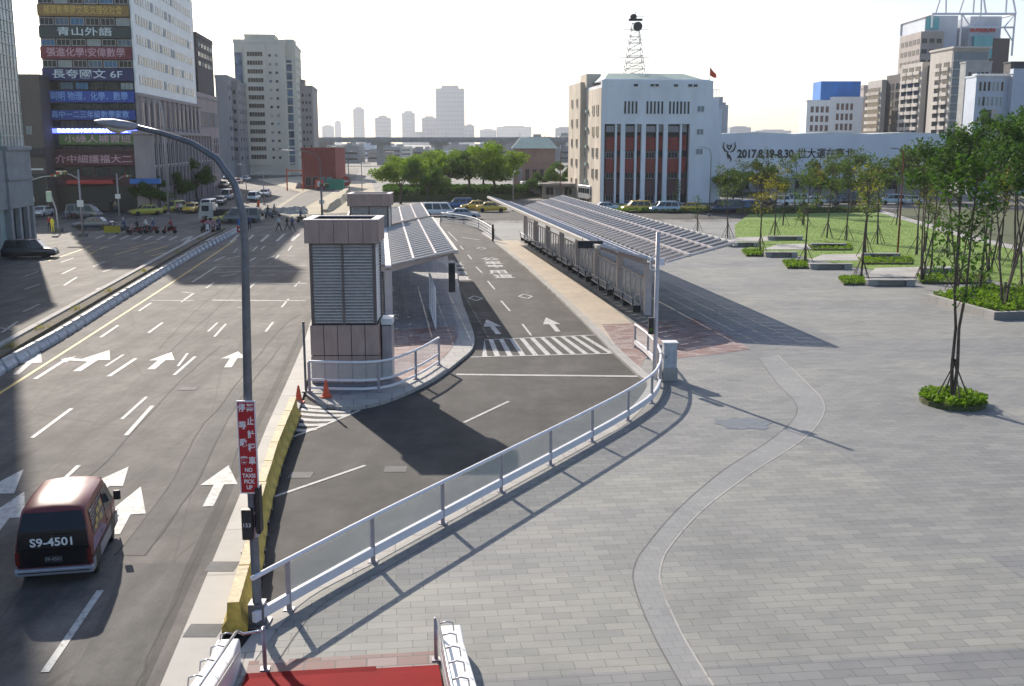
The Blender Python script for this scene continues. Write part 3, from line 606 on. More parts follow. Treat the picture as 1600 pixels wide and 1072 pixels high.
# ================================================================ BIG STREET LAMP
LB=Vector((-5.36,20.8,0))
t=thing('street_lamp','large grey street lamp with a curved arm in the left foreground','street lamp',tuple(LB))
pl=MB().use('lamp_pole').tube([(0,0,0),(0,0,.35),(.0,0,.45),(.0,0,4.5),(.10,0,8.0),(.09,0,8.6),(-.05,0,9.2),(-.38,.05,9.68),(-.85,.08,9.98),(-1.45,.12,10.17),(-1.95,.15,10.29)],[.15,.14,.095,.09,.078,.073,.07,.065,.058,.052,.05],14)
smooth(pl.build('pole',t)); MB().use('lamp_pole').box(-.25,.25,-.25,.25,0,.05).box(-.16,.16,-.16,.16,.05,.5).build('base_box',t)
h=MB().use('post_grey'); secs=[]
for x,wd,zb,zt in((-1.9,.06,10.24,10.34),(-2.1,.12,10.22,10.4),(-2.35,.15,10.24,10.44),(-2.6,.12,10.31,10.44),(-2.75,.05,10.37,10.42)): secs.append([(x,.15-wd,zb+.04),(x,.15,zb),(x,.15+wd,zb+.04),(x,.15+wd*.7,zt-.02),(x,.15,zt),(x,.15-wd*.7,zt-.02)])
h.loft(secs); o=smooth(h.build('lamp_head',t))
h=MB().use('lamp_glass'); h.loft([[(x,.15-wd,z),(x,.15,z-dp),(x,.15+wd,z)] for x,wd,z,dp in((-2.12,.05,10.24,.02),(-2.3,.11,10.26,.1),(-2.45,.1,10.3,.1),(-2.6,.05,10.34,.02))]); smooth(h.build('lens',o))
t=thing('pole_cabinet','dark grey control box strapped to the foreground lamp pole','control box',(LB.x,LB.y,AT(385,830,LB.y).z+.1)); bevel(MB().use('black_plastic').box(-.18,.04,-.26,-.1,-.2,.45).box(.1,.19,-.18,.1,-.1,.9).build('body',t),.02); MB().use('silver_trim').tube([(0,0,-.2),(0,0,.02)],.125,12).tube([(0,0,.3),(0,0,.36)],.125,12).build('strap',t)
text('lettering','153',.12,'sign_white',t,T3(-.07,-.265,.12)@VERT,.002)
t=thing('street_sign','tall red sign with white characters fixed to the foreground lamp pole','sign',(LB.x,LB.y-.14,AT(385,771,LB.y-.14).z))
SS=(AT(385,626,LB.y-.14).z-AT(385,771,LB.y-.14).z)/1.66; t.scale=(1,1,SS)
bevel(MB().use('sign_white').box(-.19,.19,-.02,.02,0,1.66).build('border',t),.005); MB().use('sign_red').box(-.165,.165,-.026,-.02,.025,1.635).build('face',t)
def scol(chars,x,z0,dz,s):
    for k,c in enumerate(chars): text('lettering',c,s,'sign_white',t,T3(x,-.028,z0-k*dz)@VERT,.002,bold=.004)
scol('停等載客',-.082,1.53,.31,.15); scol('禁止計程車',.082,1.53,.235,.15)
for k,s in enumerate(('NO','TAXIS','PICK','UP')): text('lettering',s,.1,'sign_white',t,T3(0,-.028,.43-k*.105)@VERT,.002,bold=.003)
# ================================================================ STAIRCASE at the foot of the footbridge
s0=G(385,1057); W=3.66
t=thing('staircase','red footbridge staircase with white parapets and steel handrails','staircase',(s0.x,s0.y,0),ST)
s=MB().use('red_stair'); s.loft([[(0,-.02,-.1),(W,-.02,-.1),(W,-.02,.03),(0,-.02,.03)],[(0,-9,-.1),(W,-9,-.1),(W,-9,2.1),(0,-9,2.1)]]); s.build('ramp',t)
s=MB().use('red_stair')
s.box(.0,W*.67,-.4,-.02,.03,.075)
s.build('end_panel',t)
MB().use('red_paving').box(-.02,W,-.015,.56,0,.025).build('landing_strip',t)
for s_,x0,x1,yf in((0,-.60,-.17,.62),(1,W+.05,W+.48,.72)):
    p=MB().use('white_paint'); prof=[(yf,0),(yf,.42),(yf-.12,.55),(-.3,.6),(-9.,2.75),(-9.,0)]
    p.loft([[(x0,y,z) for y,z in prof],[(x1,y,z) for y,z in prof]]); bevel(p.build('parapet',t),.05,3)
    x=x1+.07 if s_==0 else x0-.06; sx=-1 if s_==0 else 1; sl=.25
    hr=MB().use('chrome'); zz=lambda y:1.0-y*sl
    if s_==0: hr.tube([(.33,.18,.9),(.31,.12,.86),(-.02,-.02,.88),(x,-.1,.98),(x,-.3,1.06),(x,-9.,zz(-9))],.028,8)
    else: hr.tube([(x-.03,.25,.86),(x,.1,.96),(x,-9.,zz(-9))],.028,8)
    hr.tube([(x,-.1,.55),(x,-9.,zz(-9)-.42)],.02,6); smooth(hr.build('handrail',t))
    px_=.33 if s_==0 else x-.03; smooth(MB().use('post_grey').tube([(px_,.2,0),(px_,.2,.9)],.04,8).build('rail_post',t)); MB().use('post_grey').box(px_-.09,px_+.09,.11,.29,.025,.05).build('base_plate',t)
    for k in range(5):
        y=-.35-k*1.0; z=zz(y)-.05; hb=MB().use('silver_trim').tube([(x,y,z),(x+sx*.16,y-.02,z+.05),(x+sx*.27,y-.03,z+.02),(x+sx*.29,y-.03,z-.14)],.014,6); smooth(hb.build('bracket',t))
# ================================================================ BUILDINGS
_wc={}
def win_mesh(ww,wh,gl,fr,arch=False,bars=1):
    k=(round(ww,2),round(wh,2),gl,fr,arch,bars)
    if k in _wc: return _wc[k]
    b=MB().use(gl)
    if arch:
        P=[(-ww/2,0),(ww/2,0)]+[(ww/2*math.cos(a),wh-ww/2+ww/2*math.sin(a)) for a in [math.pi*i/6 for i in range(7)]]
        b.loft([[(x,-.05,z) for x,z in P],[(x,.02,z) for x,z in P]])
        b.use(fr); b.box(-ww/2-.1,ww/2+.1,-.16,-.051,-.14,0).box(-.04,.04,-.09,-.051,0,wh)
    elif fr=='white_tile' and bars==0 and ww<1.6: b.box(-ww/2,ww/2,-.04,.02,0,wh); b.use(fr).box(-.03,.03,-.06,-.041,0,wh)
    else:
        b.box(-ww/2,ww/2,-.05,.02,0,wh); b.use(fr); f=min(.09,ww*.08)
        b.box(-ww/2-f,-ww/2,-.1,.02,-f,wh+f).box(ww/2,ww/2+f,-.1,.02,-f,wh+f).box(-ww/2,ww/2,-.1,.02,wh,wh+f).box(-ww/2,ww/2,-.14,.02,-f,0)
        for i in range(bars): x=-ww/2+ww*(i+1)/(bars+1); b.box(x-f/3,x+f/3,-.075,-.051,0,wh)
    me=b.mesh('window'); _wc[k]=me; me['n']=0; return me
frn=random.Random(77)
def facade(t,w_,d,specs,limit=96):
    L=[]
    for s in specs:
        face,x0,x1,z0,z1,nc,nr,fw,fh,gl,fr=s[:11]; arch=s[11] if len(s)>11 else False; bars=s[12] if len(s)>12 else 1
        cw=(x1-x0)/nc; rh=(z1-z0)/nr; me=win_mesh(cw*fw,rh*fh,gl,fr,arch,bars)
        for i in range(nc):
            for j_ in range(nr):
                r_=frn.random(); g2=gl if gl!='win_glass' or r_<.62 else 'win_pale' if r_<.74 else 'curtain_white' if r_<.86 else 'win_blue'
                if g2!=gl: me=win_mesh(cw*fw,rh*fh,g2,fr,arch,bars)
                else: me=win_mesh(cw*fw,rh*fh,gl,fr,arch,bars)
                u=x0+(i+.5)*cw; z=z0+j_*rh+rh*(1-fh)/2
                T=T3(u,0,z) if face=='F' else T3(w_,u,z,R(90)) if face=='R' else T3(0,u,z,R(-90))
                L.append((me,T))
    if len(L)>limit:
        key=lambda q:(t.matrix_basis@q[1]).translation.length
        L.sort(key=key)
    for me,T in L[:limit]: link('window',me,t,None,T)
    rest=L[limit:]
    if rest:
        b=MB()
        for me,T in rest:
            for m_ in me.materials:
                if m_ not in b.mats: b.mats.append(m_)
            n=len(b.v); b.v+=[tuple(T@v.co) for v in me.vertices]
            for p in me.polygons: b.f.append(tuple(n+i for i in p.vertices)); b.mi.append(b.mats.index(me.materials[p.material_index]))
        tag(b.build('window',t,recalc=False),None,None,None,'stuff')
def building(name,label,O,ang,w_,d,h,wall,facades=(),bands=0,bandmat=None,parapet=.9,pil=(),cat='building',roof='concrete',z0=0.,limit=96,group=None):
    t=thing(name,label,cat,(O[0],O[1],z0),ang,group)
    b=MB().use(wall).box(0,w_,0,d,-.2,h)
    if bands:
        b.use(bandmat or wall)
        for k in range(1,bands+1):
            z=h*k/bands; b.box(-.12,w_+.12,-.12,d+.12,z-.3,z-.08)
    b.use(bandmat or wall)
    for f,x in pil:
        if f=='F': b.box(x-.25,x+.25,-.22,0,0,h-.4)
        elif f=='R': b.box(w_,w_+.22,x-.25,x+.25,0,h-.4)
        else: b.box(-.22,0,x-.25,x+.25,0,h-.4)
    b.build('wall',t)
    r=MB().use(roof).box(.25,w_-.25,.25,d-.25,h,h+.05).use(wall)
    r.box(-.15,w_+.15,-.15,.22,h,h+parapet).box(-.15,w_+.15,d-.22,d+.15,h,h+parapet).box(-.15,.22,.22,d-.22,h,h+parapet).box(w_-.22,w_+.15,.22,d-.22,h,h+parapet)
    r.build('roof',t); facade(t,w_,d,facades,limit); return t
def roofbox(t,x0,x1,y0,y1,z0,z1,m_,name='roof_hut'): MB().use(m_).box(x0,x1,y0,y1,z0,z1).box(x0-.15,x1+.15,y0-.15,y1+.15,z1,z1+.2).build(name,t)
mat('green_tile',(.40,.50,.46),.4,0,.12,.5); mat('stone_grey',(.30,.31,.31),.8,0,.18,.6,.2); mat('brown_wall',(.12,.098,.09),.8,0,.15,.3,0,True)
mat('dark_wall',(.045,.042,.048),.7,0,.25,.5,0,True); mat('white_tile',(.90,.91,.89),.55,0,.06,.3,0,True); mat('pink_stone',(.36,.30,.30),.8,0,.15,.5,0,True); mat('maroon_wall',(.10,.045,.05),.75,0,.25,.6)
mat('grey_wall',(.30,.30,.31),.8,0,.16,.25,0,True); mat('cream_wall',(.66,.63,.52),.8,0,.10,.2,0,True); mat('tan_wall',(.36,.32,.30),.8,0,.12,.2,0,True); mat('brick_brown',(.24,.16,.14),.85,0,.18,.4)
mat('white_wall',(.80,.82,.85),.75,0,.13,.25,0,True); mat('beige_old',(.62,.54,.44),.85,0,.25,.35,0,True); mat('brick_red',(.28,.055,.045),.8,0,.2,.8); mat('roof_green',(.33,.42,.36),.6,0,.12,.6)
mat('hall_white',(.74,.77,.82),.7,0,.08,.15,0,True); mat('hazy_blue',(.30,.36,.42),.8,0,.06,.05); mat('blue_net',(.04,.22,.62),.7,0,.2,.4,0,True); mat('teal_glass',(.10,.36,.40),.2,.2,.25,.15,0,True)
mat('ledge_white',(.7,.7,.68),.6,0,.08,.5); mat('steel_blue',(.42,.47,.55),.5,.3,.1,.3)
# left green tiled block (two steps)
c=Vector((-49.9,109.8,0)); O=c-SV*6.8-SU*26
t=building('office_block','pale green tiled office block with a stone arcade at the left edge',(O.x,O.y),ST,26,6.8,25.2,'green_tile',[('R',.2,6.6,9.5,25,7,14,.93,.93,'win_pale','green_tile',False,0)],limit=60)
a=MB().use('stone_grey').box(25.9,26.5,-.1,6.9,3.6,9.2)
for k in range(3): a.box(25.9,26.5,-.1+k*2.42,.5+k*2.42,0,3.7)
a.box(25.9,26.5,6.3,6.9,0,3.7).box(25.9,26.7,-.1,7.0,9.2,9.6).box(25.9,26.62,-.1,6.95,6.3,6.5); a.build('arcade',t)
b=MB().use('black_plastic').box(26.0,26.05,.4,6.5,0,3.6); b.build('arcade_recess',t)
O=c-SV*70-SU*26
t=building('office_block','taller green tiled office tower standing left of the arcade block',(O.x,O.y),ST,25.9,63.1,52,'green_tile',[('R',38,62.8,9.5,51,25,38,.93,.93,'win_pale','green_tile',False,0)],limit=40)
a=MB().use('stone_grey').box(25.9,26.3,0,63,3.6,9.2)
for k in range(21): a.box(25.9,26.3,k*3,.6+k*3,0,3.7)
a.build('arcade',t)
# brown wall between
O=AT(30,330,150); t=building('brown_building','plain brown windowless wall building between the green block and the sign tower',(O.x-12,O.y),ST,15.6,7,18.8,'brown_wall',[('F',13.3,14.2,11,12.3,1,1,.9,.9,'win_glass','brown_wall')],parapet=.5)
MB().use('dark_wall').box(12.2,15.6,-.5,0,8.0,9.2).build('canopy',t); MB().use('ledge_white').box(13.2,15.4,-.6,-.51,6.1,6.35).build('sign_light',t); MB().use('black_plastic').box(12.2,15.5,-.08,0,0,5.6).build('shopfront',t)
# sign tower B3
BO=Vector((-67.4,156.4,0)); BW=12.6; BH=41.5
t=thing('sign_tower','tall tower with rows of coloured sign boards and a white windowed side','building',tuple(BO),ST)
b=MB().use('dark_wall').box(0,BW,0,52,-.2,BH-.02); b.use('white_tile').box(BW,BW+.25,.02,50,17.0,BH); b.use('maroon_wall').box(-.05,BW-.2,-.1,0,0,9.0); b.build('wall',t)
r=MB().use('dark_wall').box(-.1,BW+.35,-.1,52.1,BH,BH+.5).box(4.5,BW,0,9,BH+.5,BH+6.5); r.build('roof',t)
p=MB().use('pink_stone').box(BW,BW+.5,-.1,52,11.4,16.6); p.box(BW,BW+.8,-.2,52.4,16.55,17.05); p.box(BW-.4,BW+2.0,-1.2,54,-.2,11.1); p.box(BW-.6,BW+2.4,-1.5,54.4,11.1,11.6)
for k in range(18): p.box(BW+2.0,BW+2.35,-1.1+k*3.1,-.55+k*3.1,0,11.0)
for k in range(13): p.box(BW+.5,BW+.75,.2+k*4,.8+k*4,11.6,16.6)
p.build('podium',t)
facade(t,BW+.27,52,[('R',2,48,17.6,40.6,26,8,.62,.46,'win_glass','white_tile',False,0)],92)
f2=[]
for k in range(26): link('side_window',win_mesh(.9,3.6,'win_glass','pink_stone',True),t,None,T3(BW+.51,2+k*1.9,12.2,R(90)))
for k in range(34): link('podium_window',win_mesh(.85,3.3,'win_glass','ledge_white',True),t,None,T3(BW+2.02,.3+k*1.53,6.6,R(90))); 
for k in range(17): link('podium_window',win_mesh(2.0,3.0,'win_glass','pink_stone',False,2),t,None,T3(BW+2.02,1.2+k*3.1,3.1,R(90)))
for k in range(8): MB().use('black_plastic').box(BW+2.01,BW+2.06,-.4+k*6.3,2.3+k*6.3,0,2.9).build('shop_opening',t)
signs=[(13.9+2.95*6,1.55,'sgn_y',(.30,.17,.04),'sgn_yt','補習數學國文英文理化','front'),
       (13.9+2.95*5,1.45,'sgn_k',(.03,.045,.045),'sgn_wt','青山外語'),(13.9+2.95*4,1.6,'sgn_r',(.22,.02,.045),'sgn_pt','張進化學 安偉數學'),(13.9+2.95*3,1.75,'sgn_n',(.012,.02,.13),'sgn_wt','長夸國文 6F'),
       (10.9+2.95*2+.1,1.6,'sgn_b',(.015,.07,.42),'sgn_bt','劉明 物理．化學．數學'),]
mat('sgn_wt',(.62,.68,.72),.5,0,.05,2.); mat('sgn_yt',(.62,.42,.12),.5,0,.1,2.); mat('sgn_pt',(.58,.36,.42),.5,0,.1,2.); mat('sgn_bt',(.25,.42,.8),.5,0,.1,2.)
def zpx(y): return AT(100,y,BO.y).z
def signboard(y0,y1,mn,col,tm,s,size=None,x0=.0,x1=None,sp=1.):
    if x1 is None: x1=BW-.05
    z1,z0_=zpx(y0),zpx(y1); mat(mn,col,.5,0,.12,1.)
    o=MB().use(mn).box(x0,x1,-.55,-.12,z0_,z1).build('sign_board',t); h_=z1-z0_; size=size or h_*.78
    q=text('lettering',s,size,tm,o,None,.02,bold=.012)
    fit(q,x0,x1,-.58,(z0_+z1)/2,.86*sp)
    return o
signboard(-26,-9,'sgn_b2',(.02,.1,.35),'sgn_wt','升大學補習班')
signboard(7,25,'sgn_y',(.26,.15,.045),'sgn_yt','補習數學國文英文理化社會'); signboard(41,59,'sgn_k',(.03,.045,.05),'sgn_wt','青山外語 ',sp=.7)
signboard(73,92,'sgn_r',(.17,.02,.04),'sgn_pt','張進化學!安偉數學'); signboard(107,126,'sgn_n',(.012,.018,.11),'sgn_wt','長夸國文 6F',sp=.9); signboard(142,160,'sgn_b',(.012,.06,.36),'sgn_bt','劉明 物理．化學．數學')
signboard(172,187,'sgn_b3',(.02,.06,.3),'sgn_bt','高中一二三年級數學家教'); signboard(210,226,'sgn_g',(.10,.17,.05),'sgn_pt','小綠人補習班',x0=1.6); signboard(241,258,'sgn_m',(.10,.02,.035),'sgn_pt','介中細護福大二')
emit('sgn_led',(.12,.16,1.0),2.2); emit('sgn_ledt',(.6,.7,1.),2.5); MATS['sgn_led0']=MATS['sgn_led']
o=MB().use('sgn_led').box(.4,BW-.05,-.5,-.12,zpx(208),zpx(201)).build('sign_board',t)
q=text('lettering','歡迎報名高中數學物理化學英文國文',.62,'sgn_ledt',o,T3(BW/2+.1,-.53,(zpx(208)+zpx(201))/2)@VERT,.01,bold=.01)
rows=[(-8,6),(26,40),(60,72),(93,106),(127,141),(161,171),(188,200),(227,240),(260,276)]
for ri,(y0,y1) in enumerate(rows):
    z1,z0_=zpx(y0),zpx(y1)
    for k in range(6):
        gl=['win_glass','curtain_white','win_glass','win_blue','curtain_blue','win_glass'][(k+ri*2)%6] if ri<5 else 'win_glass'
        link('window',win_mesh(BW/6*.82,(z1-z0_)*.74,gl,'dark_wall' if ri>3 else 'post_grey',False,2),t,None,T3((k+.5)*BW/6,-.11 if ri==8 else -.01,z0_+.14*(z1-z0_)))
b=MB().use('sign_red').box(2.5,9.,-1.6,-.3,zpx(287),zpx(281)); b.build('awning',t); MB().use('black_plastic').box(.3,BW-.3,-.3,-.11,0,3.6).build('shopfront',t)
mat('shop_blue',(.02,.15,.5),.5,0,.1,1.); MB().use('shop_blue').box(BW-1.,BW+3.2,-2.6,-1.3,zpx(287),zpx(279)).build('awning',t)
# B4 row further down the left side
O=AT(299,300,216); mm_=Vector((O.x,O.y,0))-SU*14
tt=building('stone_building','brown stone building with arched windows further down the left street',(mm_.x,mm_.y),ST,14,40,19.5,'pink_stone',[('R',1,39,2.5,11.5,16,2,.5,.78,'win_glass','pink_stone',True),('R',1,39,12.4,17.5,16,1,.5,.6,'win_glass','stone_grey')],bands=2,bandmat='stone_grey')
mm_=Vector((O.x,O.y,0))-SU*18-SV*2
tt=building('grey_building','grey stepped building rising behind the brown stone building',(mm_.x,mm_.y),ST,16,34,25.5,'grey_wall',[('R',1,33,19.5,25,10,2,.6,.4,'win_pale','grey_wall')],z0=0)
mm_=Vector((O.x,O.y,0))-SU*20-SV*1
tt=building('dark_tower','dark glazed block topping the grey stepped building',(mm_.x,mm_.y+22),ST,16.5,22,32.5,'dark_wall',[('R',1,21,26,32,5,3,.8,.5,'win_glass','dark_wall')])
mm_=BO+SV*60-SU*11.6
tt=building('tall_tower','tall purplish tower peeking out behind the white windowed side',(mm_.x,mm_.y),ST,19.2,5,52,'tan_wall',[('R',.6,4.4,10,50,2,14,.5,.4,'win_glass','tan_wall')],limit=40)
# grey mid towers and the cream tower
def far_b(name,label,x0,x1,ytop,Y,dp,wall,fac,ang=ST,bands=0,**k):
    A=AT(x0,222,Y); B=AT(x1,222,Y); w_=(B.x-A.x)/math.cos(ang); h=AT((x0+x1)/2,ytop,Y).z
    return building(name,label,(A.x,A.y),ang,w_,dp,h,wall,fac(w_,h,dp),bands=bands,**k),w_,h
far_b('grey_tower','narrow grey residential tower left of the cream tower',341,358,122,300,30,'grey_wall',lambda w_,h,d:[('R',1,d-1,4,h-1,5,8,.5,.4,'win_glass','grey_wall')])
far_b('grey_tower','lower grey tower with balconies directly left of the cream tower',358,374,131,310,30,'grey_wall',lambda w_,h,d:[('R',1,d-1,4,h-1,5,8,.5,.4,'win_glass','grey_wall'),('F',.3,w_-.3,4,h-1,2,8,.6,.4,'win_glass','grey_wall')],bands=8)
t,w_,h=far_b('cream_tower','cream apartment tower with a blue glass strip and many floors',372,448,66,330,24,'cream_wall',lambda w_,h,d:[('F',3.2,9.2,4,h-2.5,1,13,.85,.34,'win_glass','cream_wall',False,5),('F',9.6,13.5,4,h-2.5,2,13,.4,.3,'win_glass','cream_wall',False,0),('R',1,16,4,h-2.5,4,13,.5,.4,'win_pale','cream_wall')],bands=13)
MB().use('win_blue').box(.2,2.4,-.25,0,3,h-3).build('glass_strip',t); roofbox(t,3,12,2,14,h,h+2.4,'cream_wall'); MB().use('cream_wall').box(3.0,9.4,-.6,0,3,h-.8).build('bay',t)
for k in range(13): link('window',win_mesh(4.6,1.25,'win_glass','cream_wall',False,5),t,None,T3(6.2,-.61,4.9+k*(h-6.4)/13))
t,w_,h=far_b('cream_tower','slimmer cream tower with blue glazed front joined on the right',447,466,73,336,22,'cream_wall',lambda w_,h,d:[('R',1,d-1,4,h-2,5,13,.5,.35,'win_pale','cream_wall')])
MB().use('win_blue').box(.0,2.6,-.25,0,3,h-4).build('glass_strip',t)
for k in range(13): MB().use('cream_wall').box(-.05,2.7,-.35,-.25,3.3+k*(h-6)/13,3.7+k*(h-6)/13).build('spandrel',t)
roofbox(t,.5,3.2,2,12,h,h+2.2,'cream_wall')
t,w_,h=far_b('brown_tower','hazy brown apartment tower right of the cream towers',466,490,138,350,26,'tan_wall',lambda w_,h,d:[('F',.3,w_-.3,5,h-1,4,9,.5,.4,'win_glass','tan_wall')]); roofbox(t,.3,2.5,1,8,h,h+2.6,'tan_wall')
t,w_,h=far_b('station_building','low dark station building under the elevated road',340,470,216,430,25,'stone_grey',lambda w_,h,d:[('F',1,w_-1,1,h-1,14,2,.7,.5,'win_blue','grey_wall')],ang=0,bands=2)
# skyline
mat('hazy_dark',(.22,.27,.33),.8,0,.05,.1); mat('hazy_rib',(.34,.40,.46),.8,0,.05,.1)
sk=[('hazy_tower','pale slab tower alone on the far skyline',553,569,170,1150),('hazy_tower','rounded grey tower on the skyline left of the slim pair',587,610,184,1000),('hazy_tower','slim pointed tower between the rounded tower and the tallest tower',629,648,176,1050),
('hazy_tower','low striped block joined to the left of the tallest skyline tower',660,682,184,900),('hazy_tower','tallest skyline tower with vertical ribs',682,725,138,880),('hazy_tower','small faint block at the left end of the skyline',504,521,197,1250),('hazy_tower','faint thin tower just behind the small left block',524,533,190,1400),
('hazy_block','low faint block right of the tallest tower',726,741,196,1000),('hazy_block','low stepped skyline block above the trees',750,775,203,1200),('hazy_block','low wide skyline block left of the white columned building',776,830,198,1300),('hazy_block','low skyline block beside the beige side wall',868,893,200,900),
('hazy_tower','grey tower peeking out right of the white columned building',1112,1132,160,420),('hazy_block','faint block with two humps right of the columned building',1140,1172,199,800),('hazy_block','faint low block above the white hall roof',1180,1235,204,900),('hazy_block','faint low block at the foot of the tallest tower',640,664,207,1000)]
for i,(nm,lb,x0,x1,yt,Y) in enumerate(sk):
    if Y>700: Y*=3.6
    A=AT(x0,222,Y);B=AT(x1,222,Y);w_=B.x-A.x;h=AT(x0,yt,Y).z
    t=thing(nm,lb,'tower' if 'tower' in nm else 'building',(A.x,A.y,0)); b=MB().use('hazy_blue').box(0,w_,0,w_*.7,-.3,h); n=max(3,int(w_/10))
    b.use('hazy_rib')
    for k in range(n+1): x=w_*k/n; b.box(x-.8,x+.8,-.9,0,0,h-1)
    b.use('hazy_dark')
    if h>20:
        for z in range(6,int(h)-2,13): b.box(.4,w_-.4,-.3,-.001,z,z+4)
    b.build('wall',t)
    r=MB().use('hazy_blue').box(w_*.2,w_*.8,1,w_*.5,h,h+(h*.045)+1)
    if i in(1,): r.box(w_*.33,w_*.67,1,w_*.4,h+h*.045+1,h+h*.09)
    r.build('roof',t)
rnd=random.Random(3)
for k in range(46):
    x0=500+k*9.5+rnd.uniform(-3,3); Y=rnd.uniform(520,760); h=rnd.uniform(4,9.5) if k<30 else rnd.uniform(8,14); A=AT(x0,222,Y); w_=rnd.uniform(6,13)
    if 560<x0<600 and False: continue
    t=tag(MB().use(rnd.choice(['grey_wall','cream_wall','hall_white','tan_wall','stone_grey'])).box(0,w_,0,10,-.3,h).use('concrete').box(1,w_*.5,2,7,h,h+1.4).use('win_glass').box(.6,w_-.6,-.1,0,1.4,2.3).box(.6,w_-.6,-.1,0,4.2,5.1 if h>5.5 else 4.3).build('low_house',loc=(A.x,A.y,0)),'small pale low-rise house in the far city under the elevated road','house','low houses in the far city')
# elevated road
t=thing('elevated_road','long grey elevated road crossing the background','viaduct',(0,470,0),R(-2))
zt=AT(600,214.5,470).z; b=MB().use('stone_grey').box(-130,110,0,10,zt-2.2,zt-.9).box(-130,110,-.3,0,zt-1.3,zt).box(-130,110,10,10.3,zt-1.3,zt); b.build('deck',t)
for k in range(9): MB().use('stone_grey').box(-112+k*26,-109+k*26,3,7,0,zt-2.2).box(-114.5+k*26,-106.5+k*26,2,8,zt-3.4,zt-2.2).build('pier',t)
for k in range(22): MB().use('post_grey').tube([(-125+k*10.7,.1,zt),(-125+k*10.7,.1,zt+2.2)],.07,4).build('light_post',t)
# red brick building and green brick building
t,w_,h=far_b('brick_building','dark red brick building at the end of the street',470,523,233,235,14,'brick_red',lambda w_,h,d:[('F',.6,w_-.6,.4,2.6,4,1,.7,.8,'win_glass','stone_grey')],ang=0,parapet=.3)
t,w_,h=far_b('brick_building','brown brick building with a pale green roof behind the trees',803,868,232,232,14,'brick_brown',lambda w_,h,d:[('F',.6,w_-.6,1,5,5,1,.5,.6,'win_glass','brick_brown')],ang=0,parapet=.2)
r=MB().use('roof_green'); r.loft([[(-.6,-.6,h),(w_+.6,-.6,h),(w_+.6,14.6,h),(-.6,14.6,h)],[(1.5,4,h+2.4),(w_-1.5,4,h+2.4),(w_-1.5,10,h+2.4),(1.5,10,h+2.4)]]); r.build('roof',t)
t,w_,h=far_b('gatehouse','low gatehouse with a flat brown roof beside the buses',848,900,289,196,9,'beige_old',lambda w_,h,d:[('F',.5,w_-.5,.3,2.0,3,1,.8,.8,'win_glass','beige_old')],ang=0,parapet=.2)
MB().use('tan_wall').box(-.8,w_+.6,-2.4,9.6,h,h+.35).build('flat_roof',t)
# ---------------------------------------------------------------- white columned building
WO=Vector((14.6,176.2,0)); WW=18.6; WH=19.9
t=thing('columned_building','white building with tall columns, red panels and a lattice mast above','building',tuple(WO),ST)
b=MB().use('white_wall').box(0,WW,.9,26,-.2,WH-.7).box(0,WW,0,.9,12.9,WH).box(0,.55,0,.9,0,12.9).box(14.9,WW,0,.9,0,12.9).box(.4,WW-.4,.5,8,WH,WH+.2)
b.use('beige_old').box(-.06,0,.0,26,-.2,WH-1.2); b.use('win_glass').box(.55,14.9,.88,.9,0,12.9); b.build('wall',t)
pa=[MATS['brick_red']]
xs=[.5,3.65,7.1,10.8,14.9]
for i in range(4):
    x0,x1=xs[i]+.35,xs[i+1]-.35
    if i>0: bevel(MB().use('white_wall').box(xs[i]-.35,xs[i]+.35,-.15,.55,0,12.9).build('column',t),.04)
    xm=x0+(x1-x0)*.68
    MB().use('white_wall').box(xm-.16,xm+.16,.2,.8,0,12.9).build('fin',t)
    for k,(z0,z1,m_) in enumerate(((1.4,3.9,'maroon_wall'),(5.0,7.3,'brick_red'),(8.6,10.8,'brick_red'),(11.6,12.6,'grey_wall'))):
        MB().use(m_).box(x0+.1,xm-.3,.5,.8,z0,z1).box(xm+.3,x1-.05,.6,.82,z0,z1+.3).build('panel',t)
    for z in(.4,4.1,7.4): link('window',win_mesh((xm-x0)*.7,.95,'win_glass','post_grey',False,2),t,None,T3((x0+xm)/2,.86,z))
for g0,n in((3.9,4),(7.6,5),(11.4,6)):
    for k in range(n): link('slot_window',win_mesh(.32,2.0,'win_glass','white_wall',False,0),t,None,T3(g0+k*.62,-.01,14.55))
for x in(5.6,8.4,9.1,12.3,14.7,15.6): link('vent_window',win_mesh(.7,.4,'win_glass','white_wall',False,0),t,None,T3(x,-.01,18.9))
for z in(11.2,8.,14.9): link('window',win_mesh(1.1,.9,'win_pale','white_wall',False,1),t,None,T3(16.6,-.01,z))
for z in(4.,7.5,11,14.5):
    for y in(3,6.5,14,21): link('window',win_mesh(1.4,1.5,'win_glass','beige_old',False,1),t,None,T3(-.07,y,z,R(-90)))
for k in range(5): MB().use('roof_green').box(-.5,-.07,2+k*.0+9,2.9+9,3+k*3,3.5+k*3).build('air_conditioner',t)
r=MB().use('roof_green'); r.loft([[(.6,1.2,WH+.1),(WW-.9,1.2,WH+.1),(WW-.9,20,WH+.1),(.6,20,WH+.1)],[(2.4,7,WH+1.5),(WW-3.2,7,WH+1.5),(WW-3.2,14,WH+1.5),(2.4,14,WH+1.5)]]); r.build('roof',t)
MB().use('beige_old').box(-1.0,0,14,26,-.2,WH+.4).box(-.3,2.2,12,18,WH-.7,WH+1.7).build('rear_block',t)
for z in range(5): 
    for y in(17,22): link('window',win_mesh(1.2,1.3,'win_glass','beige_old',False,1),t,None,T3(-1.01,y,2.2+z*3.5,R(-90)))
MB().use('white_wall').box(WW,WW+2.6,3,14,-.2,15.4).box(WW-.2,WW+2.2,3.5,9,15.4,17.4).build('side_wing',t)
q=MB().use('steel_white')
for k in range(8): q.tube([(WW-1.5+k*.5,3.1,17.4),(WW-1.5+k*.5,3.1,18.6)],.04,4)
q.tube([(WW-1.5,3.1,18.6),(WW+2.1,3.1,18.6)],.05,4); q.build('roof_railing',t)
